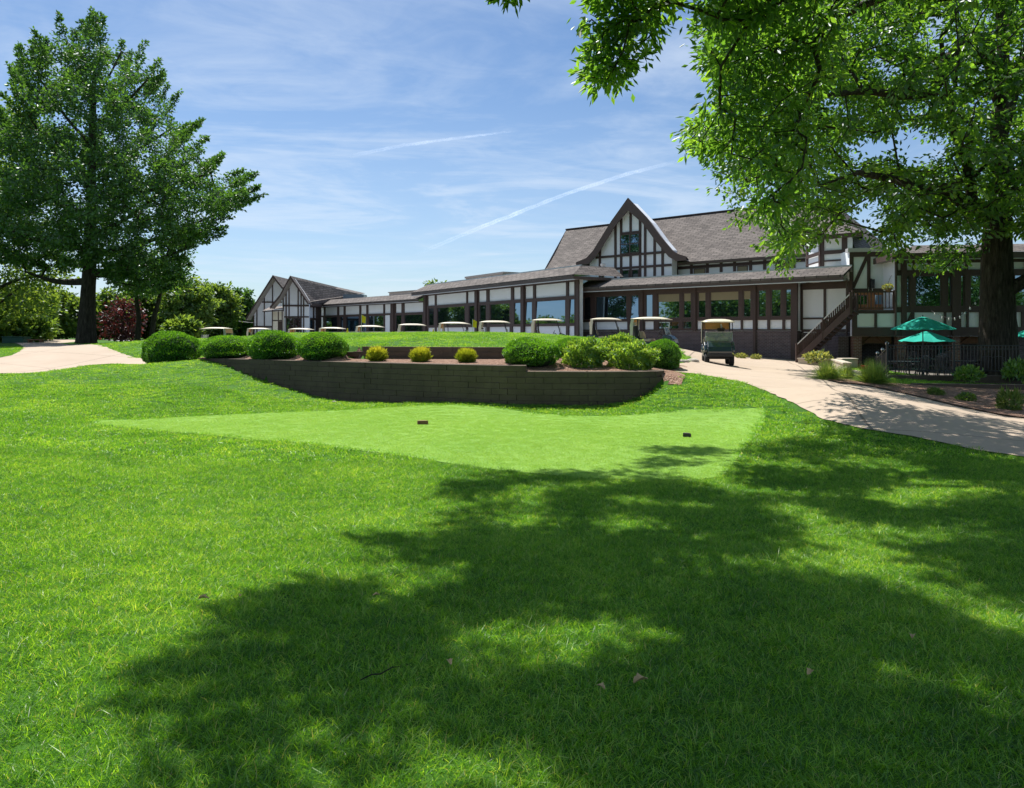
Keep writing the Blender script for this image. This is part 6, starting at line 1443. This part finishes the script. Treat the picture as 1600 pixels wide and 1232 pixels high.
q = MB(); q.tube([(0, 0, 0), (0, 0, zat(497, 86) - h1(at(347.5, 86), 86))], .13, 8); q.build('pole', 'wirem', up)
zz = zat(500, 86) - h1(at(347.5, 86), 86); q = MB(); q.box(-.8, .8, -.06, .06, zz - .1, zz); q.build('crossarm', 'wirem', up)
for dx in (-.7, .7):
    q = MB(); q.tube([(-9.5, dx, zz - .1), (-4, dx, zz - .35), (dx, 0, zz + .05), (3, dx * .5, zz - .3), (6.5, dx, zz - .5)], .022, 4); q.build('wire', 'wirem', up)
for k, (px, py, s, lab) in enumerate([(310, 951, .10, 'curled dry tan leaf on the sunlit lawn left of the shade'), (375, 948, .06, 'small dry leaf at the left edge of the lawn shade'), (593, 943, .07, 'reddish dry leaf on the lawn near the upper shade edge'), (700, 1052, .08, 'dry leaf in the shaded lawn left of centre'),
        (990, 1088, .13, 'pale crumpled leaf in the darkest lawn shade'), (945, 1098, .08, 'small pale leaf beside the crumpled one in the dark shade'), (1270, 1068, .09, 'dry leaf in the shaded lawn at the lower right'), (225, 697, .10, 'dry leaf on the bank left of the tee'), (1425, 1015, .09, 'dry leaf at the right in the lawn shade')]):
    s *= .42; Y = Yat(py, -.05); X = at(px, Y); Y = Yat(py, h1(X, Y)); X = at(px, Y)
    q = MB(); V = []; n_ = 7
    for i in range(n_):
        f = i / (n_ - 1); wv_ = math.sin(math.pi * (f * .9 + .06)) * .38 * s * (1 + .25 * math.sin(i * 2.6)); V += [(f * s * 1.5, -wv_, .3 * s * abs(math.sin(f * 3 + .3)) + wv_ * .6), (f * s * 1.5, 0, .12 * s * math.sin(f * 3)), (f * s * 1.5, wv_, .3 * s * abs(math.sin(f * 3 + .5)) + wv_ * .6)]
    q.add(V, [(3 * i + j, 3 * i + j + 1, 3 * i + j + 4, 3 * i + j + 3) for i in range(n_ - 1) for j in range(2)]); o = q.build('fallen_leaf', 'drygrass', fixn=False); o.location = (X, Y, h1(X, Y) + .055); o.rotation_euler = (0, 0, k * 1.7); s_ = o.modifiers.new('leaf_thickness', 'SOLIDIFY'); s_.thickness = .001; tag(o, lab, 'leaf', 'dry leaves on the lawn')
Y = Yat(1072, 0); X = at(595, Y); q = MB(); q.tube([(-.13, -.06, 0), (-.06, -.02, .02), (.0, .0, .015), (.07, .07, .03), (.12, .10, .02)], [.004, .005, .005, .004, .002], 6); q.tube([(-.06, -.02, .02), (-.08, .05, .03)], [.003, .001], 5); o = q.build('twig', 'bark'); o.location = (X, Y, h1(X, Y) + .05); o.scale = (.65, .65, .65); tag(o, 'thin bare twig lying on the lawn in the left of the shade', 'twig')

# ------------------------------------------------------------ contrails high above
m, t, out = mat('contrail_ice')
lw = t.n('ShaderNodeLayerWeight', i={'Blend': .5}).outputs['Facing']; ob = t.n('ShaderNodeTexCoord').outputs['UV']
pz = t.n('ShaderNodeNewGeometry').outputs['Position']
nz = t.noise(pz, .022, 7, .75, 1.5); n2 = t.noise(pz, .004, 4, .6)
al = t.math('MULTIPLY', t.math('POWER', t.math('SUBTRACT', 1.0, lw), 1.6), t.n('ShaderNodeMapRange', i={0: nz, 1: .30, 2: .66, 3: 0.0, 4: 1.0}).outputs[0])
en = t.n('ShaderNodeAttribute', attribute_name='rnd').outputs['Fac']
al = t.math('MULTIPLY', t.math('MULTIPLY', al, en), t.math('MULTIPLY_ADD', n2, .8, .05), clamp=True)
d = t.n('ShaderNodeBsdfTranslucent', i={'Color': (.95, .97, 1, 1)}); d2 = t.n('ShaderNodeBsdfDiffuse', i={'Color': (.95, .97, 1, 1)}); ad = t.n('ShaderNodeAddShader', i={0: d.outputs[0], 1: d2.outputs[0]})
tr = t.n('ShaderNodeBsdfTransparent'); x = t.n('ShaderNodeMixShader', i={0: al, 1: tr.outputs[0], 2: ad.outputs[0]}); t.link(x.outputs[0], out.inputs[0]); M['trail'] = m
def contrail(pts, Y, r0, r1, lab):
    P_ = [P3(a, b, Y + 900 * i) for i, (a, b) in enumerate(pts)]; n_ = 60; ctr = []
    for i in range(n_ + 1):
        f = i / n_ * (len(P_) - 1); k = min(int(f), len(P_) - 2); ctr.append(P_[k].lerp(P_[k + 1], f - k) + Vector((0, 0, rng.normal(0, 1.5))))
    V = []; rn = []; ns = 14
    for i, c in enumerate(ctr):
        f = i / n_; d = (ctr[min(i + 1, n_)] - ctr[max(i - 1, 0)]).normalized(); up_ = Vector((0, 0, 1)); sx = d.cross(up_).normalized(); uy = sx.cross(d); r = (r0 + (r1 - r0) * f) * (1 + rng.normal(0, .07))
        for j in range(ns): a = 2 * math.pi * j / ns; V.append(tuple(c + (sx * math.cos(a) * 1.3 + uy * math.sin(a)) * r)); rn.append(min(1, f * 5, (1 - f) * 5) ** .8)
    Fq = [(i * ns + j, i * ns + (j + 1) % ns, (i + 1) * ns + (j + 1) % ns, (i + 1) * ns + j) for i in range(n_) for j in range(ns)]
    np_mesh('contrail', V, Fq, 'trail', None, rnd=rn, smooth=True, label=lab, cat='contrail')
contrail([(545, 244), (640, 226), (730, 214), (806, 205)], 3600, 11, 9, 'short thin white contrail high in the middle of the sky')
contrail([(650, 398), (760, 352), (880, 305), (980, 272), (1060, 252)], 3600, 10, 20, 'long broad contrail rising to the right above the steep gable')
